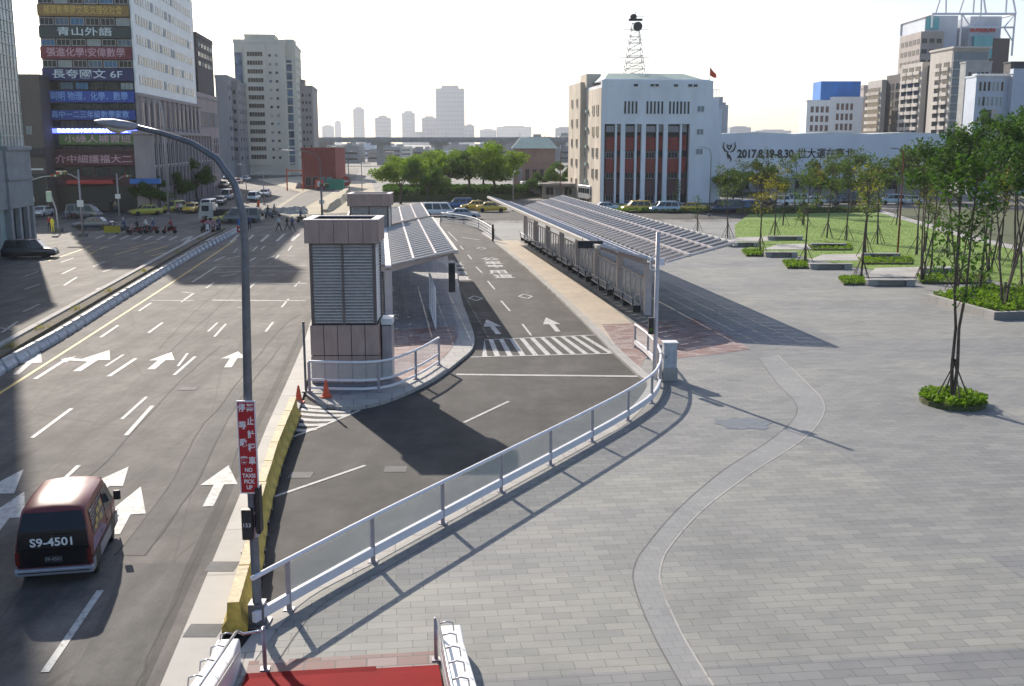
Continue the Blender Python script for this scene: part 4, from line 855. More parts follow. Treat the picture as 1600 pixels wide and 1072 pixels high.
for i,(dx,dy) in enumerate(((WW-2.,.6),(WW-1.,2.))): pass
t=thing('flag','orange red flag on a roof pole at the right corner of the white building','flag',tuple(WO+SU*(WW-.2)+SV*1.5+Vector((0,0,WH))))
MB().use('post_grey').tube([(0,0,0),(0,0,2.3)],.04,6).build('pole',t); mat('flag_red',(.6,.08,.03),.8,0,.2,3.); MB().use('flag_red').loft([[(.05,0,2.2),(.05,.03,2.2),(.05,.03,.9),(.05,0,.9)],[(.6,.15,1.6),(.6,.18,1.6),(.6,.18,.6),(.6,.15,.6)],[(1.1,0,1.1),(1.1,.03,1.1),(1.1,.03,.5),(1.1,0,.5)]]).build('cloth',t)
mc=WO+SU*7.6+SV*10
t=thing('lattice_mast','slender lattice radio mast with drum antennas on the white building roof','radio mast',(mc.x,mc.y,WH+1.3)); mat('mast_steel',(.5,.48,.47),.5,.3,.2,2.)
zT=AT(1020,16,mc.y).z-WH-1.3; q=MB().use('mast_steel'); n=8
def sec(k): f=k/n; r=(1.75*(1-f)+.55*f); return [Vector((sx*r,sy*r,zT*.8*f)) for sx,sy in((-1,-1),(1,-1),(1,1),(-1,1))]
for k in range(n):
    a,b_=sec(k),sec(k+1)
    for i in range(4):
        q.tube([a[i],b_[i]],.06,5); q.tube([a[i],b_[(i+1)%4]],.03,4); q.tube([a[(i+1)%4],b_[i]],.03,4); q.tube([b_[i],b_[(i+1)%4]],.05,4)
q.tube([(0,0,zT*.8),(0,0,zT)],.06,6); q.build('lattice',t)
for z in(.15,.28,.55): MB().use('mast_steel').tube([(-2.6,0,zT*z),(2.6,0,zT*z)],.05,4).build('cross_arm',t)
MB().use('dark_wall').lathe([(.75,0),(.75,.9)],14,T3(.3,-1,zT*.74,0,R(90))).build('drum_antenna',t); MB().use('dark_wall').box(-1.1,1.2,-.5,.5,zT*.84,zT*.87).lathe([(.5,0),(.6,.5),(.3,.8)],12,T3(-.3,0,zT*.87)).build('platform',t); MB().use('mast_steel').tube([(-2.,-.6,zT*.7),(2.2,-.6,zT*.7)],.05,4).tube([(-.7,-.3,zT*.9),(1.6,-.3,zT*.9)],.05,4).build('cross_arm',t)
# ---------------------------------------------------------------- white hall with the banner
HA=AT(1120,222,203); HB=AT(1470,222,206); hw=HB.x-HA.x
t=thing('exhibition_hall','long white hall with a date and emblem printed along its wall','hall',(HA.x,HA.y,0)); hh=AT(1200,211,203).z
MB().use('hall_white').box(0,hw,0,30,-.2,hh).use('grey_wall').box(0,hw,-.15,0,0,3.4).build('wall',t)
r=MB().use('ledge_white')
for k in range(3):
    x0,x1=hw*k/3,hw*(k+1)/3; P=[(x0,hh-.3),(x1,hh-.3),(x1,hh+.2),((x0+x1)/2,hh+.55),(x0,hh+.2)]; r.loft([[(x,.3,z) for x,z in P],[(x,30,z) for x,z in P]]) if k<9 else None
r.build('roof',t)
for k in range(12): link('window',win_mesh(1.6,1.6,'win_glass','grey_wall',False,1),t,None,T3(2+k*hw/12.4,-.16,1.2))
mat('banner_ink',(.03,.035,.04),.6,0,.1,2.)
def hx(px_): return AT(px_,240,HA.y).x-HA.x
zc=AT(1200,241,HA.y).z
q=text('lettering','2017.8.19-8.30',2.1,'banner_ink',t,None,.02,bold=.09); fit(q,hx(1152),hx(1240),-.05,zc)
q=text('lettering','世大運在臺北',2.0,'banner_ink',t,None,.02,bold=.04); fit(q,hx(1246),hx(1335),-.05,zc)
e=MB().use('banner_ink'); ex=(hx(1131)+hx(1147))/2; ez=AT(1139,238,HA.y).z
def sw(pts,w0): e.tube([(ex+a,-.04,ez+b) for a,b in pts],w0,5)
sw([(-1.0,1.9),(-1.15,1.0),(-.8,.3),(-.25,0)],[.08,.16,.17,.1]); sw([(1.0,1.9),(1.15,1.0),(.8,.3),(.25,0)],[.08,.16,.17,.1]); sw([(-.5,1.6),(-.3,.9),(0,.5),(.3,.9),(.5,1.6)],[.06,.13,.16,.13,.06]); sw([(-.45,-.3),(0,-.6),(.4,-1.2),(.3,-1.8)],[.1,.2,.16,.06]); sw([(-.5,1.1),(0,1.25),(.5,1.1)],.12); sw([(-.2,.2),(-.3,-.5),(-.1,-1.2)],.12)
e.build('emblem',t)
# ---------------------------------------------------------------- towers on the right
t,w_,h=far_b('white_block','white apartment block wrapped in blue netting on its roof',1258,1298,158,300,7,'white_tile',lambda w_,h,d:[('F',.8,w_-.8,10,h-1,4,4,.5,.6,'brick_brown','brown_wall',False,0)],ang=0,parapet=.3)
t,w_,h=far_b('white_block','right half of the white apartment block beside the grey one',1298,1345,153,301,9,'white_tile',lambda w_,h,d:[('F',.8,w_*.7,10,h-1,4,4,.5,.6,'brick_brown','brown_wall',False,0)],ang=0,parapet=.3)
A=AT(1282,150,304);B=AT(1344,150,304); t=tag(MB().use('blue_net').box(0,B.x-A.x,0,8,0,AT(1300,127,304).z-AT(1300,156,304).z).build('blue_netting',loc=(A.x,304,AT(1300,156,304).z)),'bright blue construction netting on top of the white apartment block','netting')
far_b('grey_block','stepped grey brown block between the white block and the beige tower',1345,1392,138,320,24,'tan_wall',lambda w_,h,d:[('F',.5,w_-.5,8,h-1,5,6,.6,.5,'win_glass','grey_wall')],ang=0,bands=8)
mat('beige_tower',(.47,.44,.40),.8,0,.12,.2,0,True); mat('slate_glass',(.13,.16,.19),.25,.1,.2,.1)
bt=AT(1478,222,262); 
t=thing('beige_tower','beige balcony tower with a curved dark glazed right side','building',(bt.x,bt.y,0),R(3)); h=AT(1478,76,262).z
b=MB().use('beige_tower').box(-.01,9,.0,12,-.2,h).box(-.6,7,15,28,-.2,h-2.0); b.use('dark_wall').box(.8,7,12,15,-.2,h-3)
b.box(.5,6.6,28,40,-.2,h-4.0); b.use('beige_tower').box(-.8,6.6,40,50,-.2,h-5.0); b.build('wall',t)
b=MB().use('slate_glass').box(.05,8.6,-.5,0,0,h-.8)
for k in range(14): b.use('stone_grey').box(0,8.8,-.75,-.5,3+k*(h-4)/14,3.35+k*(h-4)/14)
b.build('glazed_side',t); MB().use('beige_tower').box(-.3,9.2,-.9,12.3,h,h+.5).build('roof',t)
L=[]
for z in range(13):
    zz=3.+z*(h-6)/13
    for y in(1.2,5.6,16,20,24,41,44,47):
        if zz<h-(3 if y<13 else 5 if y<30 else 8): L.append((y,zz))
L.sort(key=lambda q:-q[1])
for y,zz in L[:96]:
    x=-.02 if y<13 else -.61 if y<30 else -.81
    o=MB().use('win_glass').box(x-.06,x,y,y+3,zz+.9,zz+2.0).use('beige_tower').box(x-.5,x,y-.2,y+3.2,zz,zz+.85).build('balcony',t)
for z in range(12):
    for k in range(3): link('window',win_mesh(1.6,1.5,'win_glass','dark_wall'),t,None,T3(.49,28.9+k*3.4,3+z*2.35,R(-90))) if 4<z<10 else None
A=AT(1505,222,255); B=AT(1600,222,255)
# department store tower behind
t=thing('department_store','department store tower crowned with a steel frame and red lettering','building',(AT(1447,222,330).x,330,0),0); S=330/F/ .98
def wx(p): return AT(p,100,330).x-AT(1447,222,330).x
def wz(y): return AT(1500,y,330).z
b=MB().use('steel_blue').box(wx(1449),wx(1500),4,24,-.2,wz(22)); b.use('tan_wall').box(wx(1440),wx(1476),2,20,-.2,wz(48)); b.use('dark_wall').box(wx(1478),wx(1574),0,22,-.2,wz(92)); b.use('brown_wall').box(wx(1545),wx(1574),-.4,18,-.2,wz(60)); b.use('steel_blue').box(wx(1513),wx(1562),1,20,wz(92),wz(25)); b.build('wall',t)
MB().use('teal_glass').box(wx(1518),wx(1547),-.6,.9,wz(92),wz(56)).build('glass_front',t)
MB().use('teal_glass').box(wx(1450),wx(1470),3.6,4,wz(44),wz(24)).build('glass_front',t)
mat('shop_red',(.55,.04,.05),.5,0,.1,1.)
q=text('lettering','SUNSION',2.0,'shop_red',t,None,.1,bold=.08); fit(q,wx(1513),wx(1552),.6,wz(46))
fr=MB().use('steel_white')
X=[wx(v) for v in(1448,1493,1508,1575)]; Zb,Zm,Z0,Zt=wz(88),wz(44),wz(23),wz(-22)
for x in X[:1]+X[1:2]+X[3:]:
    for y in(-2,24): fr.tube([(x,y,Zb if x!=X[0] else Zm),(x,y,Z0)],.3,5)
for y in(-2,24): fr.tube([(X[0],y,Z0),(X[3],y,Z0)],.35,5)
fr.tube([(X[0],-2,Z0),(X[0],24,Z0)],.35,5).tube([(X[3],-2,Z0),(X[3],24,Z0)],.35,5).tube([(X[1],-2,Zm),(X[3],-2,Zm)],.3,5).tube([(X[1],-2,Z0),(X[2],-2,Zm)],.22,5).tube([(X[2],-2,Zm),(X[2]+3,-2,Z0)],.22,5).tube([(X[3],-2,Z0),(X[3]-3,-2,Zm)],.22,5).tube([(X[3],-2,wz(66)),(X[3]-3,-2,Zm)],.22,5)
for xa,xb in((1452,1463),(1468,1466),(1488,1500),(1510,1510),(1522,1520),(1530,1520),(1560,1560),(1576,1564)): fr.tube([(wx(xa),-2,Z0),(wx(xb),-2,Zt)],.28,5)
fr.build('crown_frame',t)
for k in range(5):
    for z in range(9): link('window',win_mesh(1.9,1.3,'win_glass','tan_wall'),t,None,T3(wx(1440)-.01,4+k*3.3,wz(48)-3.4-z*3.1,R(-90)))
for k in range(3):
    for z in range(9): link('window',win_mesh(1.5,1.3,'win_glass','tan_wall'),t,None,T3(wx(1446)+k*2.2,1.99,wz(48)-3.4-z*3.1))
for k in range(9):
    for z in range(6): link('window',win_mesh(1.3,1.2,'win_glass','pink_stone'),t,None,T3(wx(1482)+k*1.95,-.01,10+z*3.2))
A=AT(1518,222,215); B=AT(1605,222,215); h=AT(1540,120,215).z
t=building('grey_building','pale grey office building with square windows right of the dark glazed side',(A.x,A.y),0,B.x-A.x+6,5,h,'steel_blue',[('F',.4,5.6,h-6.2,h-.4,6,2,.55,.62,'win_glass','ledge_white',False,0),('F',.4,5.6,3,h-7,6,4,.5,.5,'win_glass','ledge_white',False,0)],parapet=.3)
MB().use('ledge_white').box(-.4,6,-.3,0,0,h+.3).build('frame_panel',t) if False else None
g_=MB().use('ledge_white')
for k in range(9): g_.box(-.5+k*.8,-.4+k*.8,-1.2,1.,h+.31,h+.55)
g_.box(-.6,6.6,-1.3,-1.15,h+.3,h+.5); g_.build('roof_trellis',t); MB().use('win_glass').box(1.6,3.4,-.15,-.02,h-9.8,h-6.4).use('beige_tower').box(3.45,4.6,-.2,-.02,h-10.5,h-6.3).build('feature_window',t)
MB().use('steel_blue').box(6.5,13,-1.5,0,-.2,AT(1570,108,215).z).build('blank_wall',t); roofbox(t,7,10,1,4,h,h+2.8,'dark_wall')
t,w_,h=far_b('grey_block','low dark office slab behind the trellis roofed grey building',1500,1540,98,240,3,'stone_grey',lambda w_,h,d:[('F',.5,w_-.5,6,h-1,5,6,.7,.4,'win_glass','grey_wall')],ang=0,parapet=.3)
# ================================================================ TREES AND PLANTS
leafmat('leaf_mid',(.045,.095,.02),(.075,.14,.028),(.11,.18,.04))
def leaves(mb,c,n,rad,size,rnd,flat=1.):
    for _ in range(n):
        while True:
            p=Vector((rnd.uniform(-1,1),rnd.uniform(-1,1),rnd.uniform(-1,1)))
            if p.length<=1: break
        p=Vector(c)+Vector((p.x*rad[0],p.y*rad[1],p.z*rad[2]*flat)); s=size*rnd.uniform(.6,1.4)
        a=Vector((rnd.gauss(0,1),rnd.gauss(0,1),rnd.gauss(0,.7))).normalized(); b=a.cross(Vector((rnd.gauss(0,1),rnd.gauss(0,1),rnd.gauss(0,1)))).normalized()
        mb.v+= [tuple(p-a*s),tuple(p+b*s*.5),tuple(p+a*s),tuple(p-b*s*.5)]; k=len(mb.v); mb.f.append((k-4,k-3,k-2,k-1)); mb.mi.append(mb.c)
def broad_tree(seed,H_,Wd,lm,n=2600,size=.22,tr=.3,spread=.5):
    rnd=random.Random(seed); t=MB().use('bark'); top=H_*.45
    t.tube([(0,0,0),(.1,0,top*.5),(0,.1,top)],[tr,tr*.75,tr*.6],8); cl=[]
    nb=9
    for k in range(nb):
        a=k*2.4+rnd.uniform(-.4,.4); r=Wd*.5*rnd.uniform(.35,.95); z=H_*rnd.uniform(.44,.92)
        e=Vector((r*math.cos(a),r*math.sin(a),z-r*.25)); m_=Vector((e.x*.4,e.y*.4,top+(z-top)*.55)); t.tube([(0,.05,top*rnd.uniform(.6,1)),m_,e],[tr*.42,tr*.27,tr*.1],6); cl.append(e)
        for j in range(3):
            q=e+Vector((rnd.uniform(-1,1),rnd.uniform(-1,1),rnd.uniform(-.3,.9)))*Wd*.16; t.tube([m_.lerp(e,.5),q],[tr*.14,tr*.05],4); cl.append(q)
    c=MB().use(lm)
    for q in cl: leaves(c,q,n//len(cl),(Wd*.15,Wd*.15,H_*.105),size,rnd)
    return t.mesh('trunk'),c.mesh('crown')
def young_tree(seed,H_,lm,n=700,size=.13,stems=1,wd=1.5,z0=.35,stake=True,ln=.16):
    rnd=random.Random(seed); t=MB().use('bark'); c=MB().use(lm); tips=[]
    for s in range(stems):
        a0=s*2.4+rnd.uniform(0,1); lean=.04 if stems==1 else ln
        pts=[Vector((.05*s*math.cos(a0),.05*s*math.sin(a0),0))]
        for k in range(1,7):
            f=k/6; pts.append(Vector((math.cos(a0)*lean*H_*f+rnd.uniform(-.07,.07),math.sin(a0)*lean*H_*f+rnd.uniform(-.07,.07),H_*f*.97)))
        r0=.085 if stems==1 else .075
        t.tube(pts,[r0*(1-.12*k) for k in range(7)],7)
        for k in range(12):
            f=rnd.uniform(z0,.97); i=min(5,int(f*6)); p=pts[i].lerp(pts[i+1],f*6-i); a=rnd.uniform(0,6.28); L=wd*rnd.uniform(.4,1.)*(1.15-f*.6)
            e=p+Vector((math.cos(a)*L,math.sin(a)*L,L*rnd.uniform(.7,1.5))); m_=p.lerp(e,.5)+Vector((0,0,-.08)); t.tube([p,m_,e],[r0*.4,r0*.26,r0*.1],4)
            for j in range(3):
                q=m_.lerp(e,rnd.uniform(.2,1)); e2=q+Vector((rnd.uniform(-.5,.5),rnd.uniform(-.5,.5),rnd.uniform(.1,.6))); t.tube([q,e2],[r0*.16,r0*.06],3); tips.append(e2)
            tips.append(e)
        tips.append(pts[-1])
    for q in tips: leaves(c,q,max(3,n//len(tips)),(.42,.42,.38),size,rnd)
    st=[]
    if stake:
        for k in range(4):
            a=k*1.57+.6; s_=MB().use('stake_wood').tube([(math.cos(a)*.75,math.sin(a)*.75,0),(math.cos(a)*-.06,math.sin(a)*-.06,1.75)],.03,5); st.append(s_.mesh('stake'))
    return t.mesh('trunk'),c.mesh('crown'),st
def plant(name,label,proto,p,s=1.,rz=0,group=None,cat='tree'):
    t=thing(name,label,cat,tuple(p),rz,group); link('trunk',proto[0],t); link('crown',proto[1],t); t.scale=(s,s,s) if not isinstance(s,tuple) else s
    if len(proto)>2:
        for m_ in proto[2]: link('stake',m_,t)
    return t
BP=[broad_tree(1,9.5,9.5,'leaf_bright',6200,.25),broad_tree(2,10.5,9,'leaf_mid',6200,.25),broad_tree(5,11,11,'leaf_bright',7600,.26)]
for i,(x,y,s,k,lb) in enumerate([(626,319,.80,0,'leftmost broad green tree of the group behind the island shelters'),(668,322,.72,1,'darker spreading tree directly behind the white minivan'),(652,306,.86,0,'bright tree in the second row at the left of the group'),(700,313,.80,1,'dark crowned tree left of the tallest tree of the group'),
      (733,312,1.0,2,'tallest bright green tree of the group behind the bus lanes'),(772,311,.88,2,'rounded bright tree at the right end of the group above the taxi'),(702,300,.95,0,'bright tree in the second row left of the tallest tree'),(756,302,.95,0,'tree in the second row right of the tallest one'),
      (846,308,.52,1,'dark tree between the green roofed building and the beige wall'),(874,305,.6,1,'dark bushy tree against the beige side wall')]):
    p=G(x,y,RZ); plant('street_tree',lb,BP[k],p,s,i*1.3,'big trees behind the bus lanes' if i<8 else None)
for i,(x,y,s,k,lb) in enumerate([(236,331,.52,1,'left street tree before the tower arcade'),(271,322,.62,1,'middle street tree of the three before the tower arcade'),(308,313,.68,1,'right street tree of the three before the tower arcade'),(355,272,1.1,0,'bright tree far up the left street'),(372,268,1.15,0,'second bright tree far up the left street'),(405,266,1.1,1,'dark tree below the cream towers'),(345,268,1.2,0,'bright tree at the foot of the brown stone building'),(430,264,1.1,1,'dark tree before the low station building'),(455,262,1.0,1,'dark tree left of the red brick building')]):
    p=G(x,y,RZ); plant('street_tree',lb,BP[k],p,s,i*1.1,'trees along the left street')
YP=[young_tree(11,7.6,'leaf_young',620,.11),young_tree(12,8.2,'leaf_young',460,.11,1,1.3),young_tree(13,7.2,'leaf_yellow',420,.10,1,1.2),young_tree(14,9.2,'leaf_dark',3300,.12,3,2.2,.68),young_tree(15,9.8,'leaf_dark',3600,.125,3,2.5,.68),young_tree(16,5.,'leaf_dark',240,.1,1,.8,.3)]
yt=[(1345,436,1,1.05,'slim young tree by the nearest pair of concrete benches'),(1258,413,0,.98,'thin young tree between the second and third bench rows'),(1188,396,2,1.0,'slim young tree at the left end of the third bench row'),(1137,372,0,.95,'young tree with a staked trunk near the shelter roof tip'),(1090,362,5,.8,'small staked sapling on the plaza behind the shelter roof'),
    (1210,368,2,1.05,'young tree with yellowish leaves on the left of the lawn'),(1223,352,0,1.05,'young tree on the far left edge of the lawn'),(1292,372,0,1.1,'young leafy tree in the middle left of the lawn'),(1322,376,1,1.05,'young tree in the middle of the lawn'),(1352,402,2,1.15,'taller reddish young tree in the middle of the lawn'),(1371,382,0,1.1,'young tree left of the red lamp pole'),
    (1432,398,1,1.1,'staked young tree right of the red lamp pole'),(1452,434,0,1.0,'young tree by the right end of the nearest bench tongue'),(1445,392,2,1.05,'young tree among the stakes right of the lamp pole'),(1530,462,1,1.1,'young tree behind the planter corner'),(1480,402,0,1.1,'young tree on the lawn left of the path'),(1160,335,0,.95,'young tree on the far green strip left of the parked cars'),(1125,331,2,.9,'young tree next to the white building corner'),
    (1060,330,5,.9,'small sapling on the green strip before the taxi'),(1240,333,0,1.1,'young tree near the far edge of the lawn below the banner'),(1275,330,2,1.1,'young tree before the parked van below the banner'),(1330,331,0,1.15,'young tree before the far end of the parked cars'),(1180,331,2,1.0,'thin yellowish young tree before the parked cars'),(1200,331,1,1.1,'taller young tree in front of the banner digits'),(1305,331,1,1.1,'young tree in front of the banner characters'),(1255,352,5,1.3,'sapling low on the middle left lawn'),(1400,352,0,1.1,'young tree near the start of the curved path'),(1560,405,2,1.2,'young tree on the brownish ground right of the path')]
for i,(x,y,k,s,lb) in enumerate(yt): plant('young_tree',lb,YP[k],G(x,y,.03),s,i*.9,'young staked trees on the lawn and plaza')
plant('plaza_tree','dark leafed three stemmed tree standing in the round plant bed on the plaza',young_tree(27,9.2,'leaf_dark',1500,.1,2,1.25,.36,True,.045),G(1487,630,.03),1.,2.6)
for (x,y,k,s,lb,rz) in [(1568,486,3,1.0,'multi stemmed dark tree growing in the planter',.4),(1440,441,3,1.0,'multi stemmed tree between the nearest bench and the planter',1.2),(1495,452,4,1.0,'dark leafed tree just behind the planter corner',2.2),(1600,460,4,1.05,'dense dark tree at the right edge of the photo',3.),(1640,440,4,1.2,'dark tree crown reaching in from the right edge',1.),(1585,415,3,1.25,'dark tree beside the curved path',5.),(1545,425,4,1.1,'dense dark tree between the lawn and the path',.2)]: plant('dark_tree',lb,YP[k],G(x,y,.03),s,rz,'dark multi stemmed trees at the right')
for i,(x,y,s,lb) in enumerate([(1200,318,.8,'dark tree before the middle of the banner'),(1345,318,.9,'dark tree before the right end of the banner'),(1400,315,1.,'leafy tree at the foot of the hall'),(1145,318,.72,'leafy tree under the banner emblem'),(1440,316,1.05,'dark tree at the right end of the hall'),(1500,318,1.1,'dark tree beyond the path at the right'),(1570,320,1.15,'dark tree far behind the planter'),(1280,318,.8,'tree before the banner characters'),(1640,330,1.2,'dark tree beyond the right edge')]):
    plant('hall_tree',lb,[BP[1],BP[0]][i in(3,)],G(x,y,RZ),(s*.8,s*.8,s*.85),i*1.7,'trees in front of the white hall')
# hedges and ground plants
def hedge(name,label,poly,z0,h,n,lm,size=.09,seed=1,kind=None,cat='hedge'):
    rnd=random.Random(seed); b=MB().use('hedge_soil').prism([(p[0],p[1]) for p in poly],z0,z0+h*.45); b.use(lm)
    xs=[p[0] for p in poly]; ys=[p[1] for p in poly]
    def ins(x,y):
        r=False; j=len(poly)-1
        for i in range(len(poly)):
            if (poly[i][1]>y)!=(poly[j][1]>y) and x<(poly[j][0]-poly[i][0])*(y-poly[i][1])/(poly[j][1]-poly[i][1])+poly[i][0]: r=not r
            j=i
        return r
    c=0
    while c<n:
        x=rnd.uniform(min(xs),max(xs)); y=rnd.uniform(min(ys),max(ys))
        if ins(x,y): leaves(b,(x,y,z0+h*rnd.uniform(.5,.95)),3,(.1,.1,.08),size,rnd); c+=1
    o=b.build(name,recalc=False); return tag(o,label,cat if not kind else None,None,kind)
c=G(1488,630,0); hedge('plant_bed','round bed of low green plants at the foot of the plaza tree',[(c.x+1.2*math.cos(a),c.y+1.35*math.sin(a)) for a in [math.pi*k/9 for k in range(18)]],0,.42,650,'grass_blade',.09,4,None,'plant bed')
pl=px([(1448,471),(1553,500),(1700,497),(1780,470),(1540,455)])
t=thing('planter','raised stone planter with an angular pale rim at the right edge','planter',tuple(pl[0])); q=[(p.x-pl[0].x,p.y-pl[0].y) for p in pl]
b=MB().use('kerb_stone'); ctr=Vector((sum(a for a,_ in q)/5,sum(b_ for _,b_ in q)/5,0))
for k in range(5):
    a=Vector((*q[k],0)); c_=Vector((*q[(k+1)%5],0)); ai=a+(ctr-a).normalized()*.45; ci=c_+(ctr-c_).normalized()*.45
    b.loft([[(a.x,a.y,-.02),(ai.x,ai.y,-.02),(ai.x,ai.y,.45),(a.x,a.y,.45)],[(c_.x,c_.y,-.02),(ci.x,ci.y,-.02),(ci.x,ci.y,.45),(c_.x,c_.y,.45)]])
b.build('rim',t)
hedge('planter_shrubs','low green shrubs filling the stone planter',[(p.x+(ctr.x+pl[0].x-p.x)*.06,p.y+(ctr.y+pl[0].y-p.y)*.09) for p in pl],.02,.7,3200,'grass_blade',.12,6)
hd=0
for k,(a,b_,cc,lb) in enumerate([((1310,440),(1350,446),14,'tuft of grass left of the nearest concrete bench'),((1222,414),(1262,420),11,'tuft of grass left of the second concrete bench'),((1158,397),(1192,401),9,'tuft of grass left of the third concrete bench'),((1432,436),(1545,444),10,'green strip of grass right of the nearest concrete bench'),((1340,409),(1425,414),9,'grass strip right of the second bench'),((1262,388),(1330,392),8,'grass strip right of the third bench')]):
    P=[G(a[0],a[1]-4),G(b_[0],a[1]-4),G(b_[0],b_[1]),G(a[0]+8,b_[1])]; hedge('grass_tuft',lb,[(p.x,p.y) for p in P],.02,.28,420,'grass_blade',.1,20+k,None,'grass')
P=[G(955,332),G(1120,331),G(1155,326),G(960,325)]; hedge('low_hedge','low clipped green strip before the yellow taxi',[(p.x,p.y) for p in P],0,.5,1500,'grass_blade',.16,31)
P=[G(1130,306),G(1390,304),G(1390,298),G(1130,299)]; hedge('yellow_hedge','tall yellow green hedge along the foot of the white hall',[(p.x,p.y) for p in P],0,1.6,3000,'leaf_yellow',.3,32)
P=[G(1150,334),G(1375,332),G(1375,328.5),G(1150,329)]; hedge('low_hedge','low green planting between the lawn and the parked cars',[(p.x,p.y) for p in P],0,.6,1800,'leaf_young',.16,33)
P=[G(600,314),G(800,311),G(845,304),G(600,304)]; hedge('dark_hedge','dark hedge under the big trees',[(p.x,p.y) for p in P],RZ,2.2,5000,'leaf_dark',.35,34)
def intri(x,y,poly):
    r=False; j=len(poly)-1
    for i in range(len(poly)):
        if (poly[i][1]>y)!=(poly[j][1]>y) and x<(poly[j][0]-poly[i][0])*(y-poly[i][1])/(poly[j][1]-poly[i][1])+poly[i][0]: r=not r
        j=i
    return r
rnd=random.Random(5); gb=MB().use('grass_blade'); xs=[p[0] for p in lw]; ys=[p[1] for p in lw]
for _ in range(22000):
    x=rnd.uniform(min(xs),max(xs)); y=rnd.uniform(70,138)
    P_=lw; r=False; j_=len(P_)-1
    for i in range(len(P_)):
        if (P_[i][1]>y)!=(P_[j_][1]>y) and x<(P_[j_][0]-P_[i][0])*(y-P_[i][1])/(P_[j_][1]-P_[i][1])+P_[i][0]: r=not r
        j_=i
    if not r or any(intri(x,y,q_) for q_ in TER): continue
    a=rnd.uniform(0,6.28); h=rnd.uniform(.03,.07); gb.add([(x-.06*math.sin(a),y+.06*math.cos(a),.03),(x+.06*math.sin(a),y-.06*math.cos(a),.03),(x+rnd.uniform(-.05,.05),y,.03+h)],[(0,1,2)])
tag(gb.build('grass',recalc=False),'short blades of grass covering the lawn',None,None,'stuff')
# ---------------------------------------------------------------- concrete benches
for k,(a,b_,yy,lb) in enumerate([(1356,1430,447,'nearest long concrete bench with a dark hollow front'),(1266,1331,421,'second concrete bench from the front, hollow underneath'),(1196,1246,402,'third concrete bench up the plaza edge'),(1138,1186,386,'farthest of the hollow fronted concrete benches'),(1440,1492,428,'flat bench top at the end of the nearest paved tongue'),(1348,1406,404,'flat bench top at the end of the second paved tongue'),(1268,1322,388,'flat bench top at the end of the third paved tongue'),(1200,1254,376,'flat bench top at the end of the farthest paved tongue')]):
    A=G(a,yy);B=G(b_,yy); L=(B-A).length; t=thing('concrete_bench',lb,'bench',tuple(A),0,'concrete benches along the lawn')
    bevel(MB().use('kerb_stone').box(-.05,L+.05,-.03,.6,.36,.45).build('seat',t),.015)
    MB().use('concrete').box(0,L*.2,0,.55,0,.36).box(L*.82,L,0,.55,0,.36).box(L*.2,L*.82,.4,.5,0,.36).build('base',t)
# ---------------------------------------------------------------- small street lamps
def arm_lamp(label,x,y,h,arm,side,mn='lamp_pole',two=False,z=RZ,yaw=0.,r=.09):
    p=G(x,y,z); t=thing('street_lamp',label,'street lamp',tuple(p),yaw)
    smooth(MB().use(mn).tube([(0,0,0),(0,0,h*.55),(0,0,h*.86)]+[(side*arm*(1-math.cos(a))*.5,0,h*.86+math.sin(a)*h*.13) for a in(.5,1.0,1.57)]+[(side*arm,0,h)],[r,r*.8,r*.7,r*.6,r*.55,r*.5,r*.45],8).build('pole',t))
    def head(sx,a_):
        q=MB().use('post_grey').loft([[(sx*(a_-.1),-.08,h-.04),(sx*(a_-.1),.08,h-.04),(sx*(a_-.1),.06,h+.05),(sx*(a_-.1),-.06,h+.05)],[(sx*(a_+.35),-.17,h-.05),(sx*(a_+.35),.17,h-.05),(sx*(a_+.35),.1,h+.1),(sx*(a_+.35),-.1,h+.1)],[(sx*(a_+.8),-.06,h+.02),(sx*(a_+.8),.06,h+.02),(sx*(a_+.8),.04,h+.07),(sx*(a_+.8),-.04,h+.07)]]); q.build('lamp_head',t)
    head(side,arm)
    if two:
        smooth(MB().use(mn).tube([(0,0,h*.8),(-side*arm*.4,0,h*.93),(-side*arm,0,h)],r*.5,6).build('arm',t)); head(-side,arm)
    MB().use(mn).box(-.2,.2,-.2,.2,0,.25).build('base',t); return t
arm_lamp('double grey street lamp rising left of the red brick building',503,345,9.1,4.9,-1,'lamp_pole',False,yaw=.1); arm_lamp('curved grey street lamp above the far vent tower',546,322,9.4,2.6,-1)
arm_lamp('slim curved lamp on the far side of the far vent tower',566,310,8.5,2.,-1,'post_grey')
arm_lamp('short lamp post among the far roadworks',413,320,5.2,.5,-1,'post_grey',True); arm_lamp('thin lamp post in the left street by the white car',386,318,6.5,1.0,-1,'post_grey')
arm_lamp('tall slender lamp mast standing before the white windowed tower side',264,335,16.,1.6,-1,'post_grey',r=.2)
mat('pole_red',(.22,.055,.03),.6,0,.25,4.)
arm_lamp('rust red lamp pole with a curved head on the lawn',1402,402,9.4,.55,-1,'pole_red',z=.03); arm_lamp('dark lamp pole with a leaning head before the white building',1108,338,9.3,1.2,-1,'lamp_pole',z=0); arm_lamp('rust red lamp pole beside the dark tree and the bus',875,318,9.6,-.6,-1,'pole_red'); arm_lamp('slim lamp post between the trees and the right shelter',802,330,6.,.8,1,'post_grey')
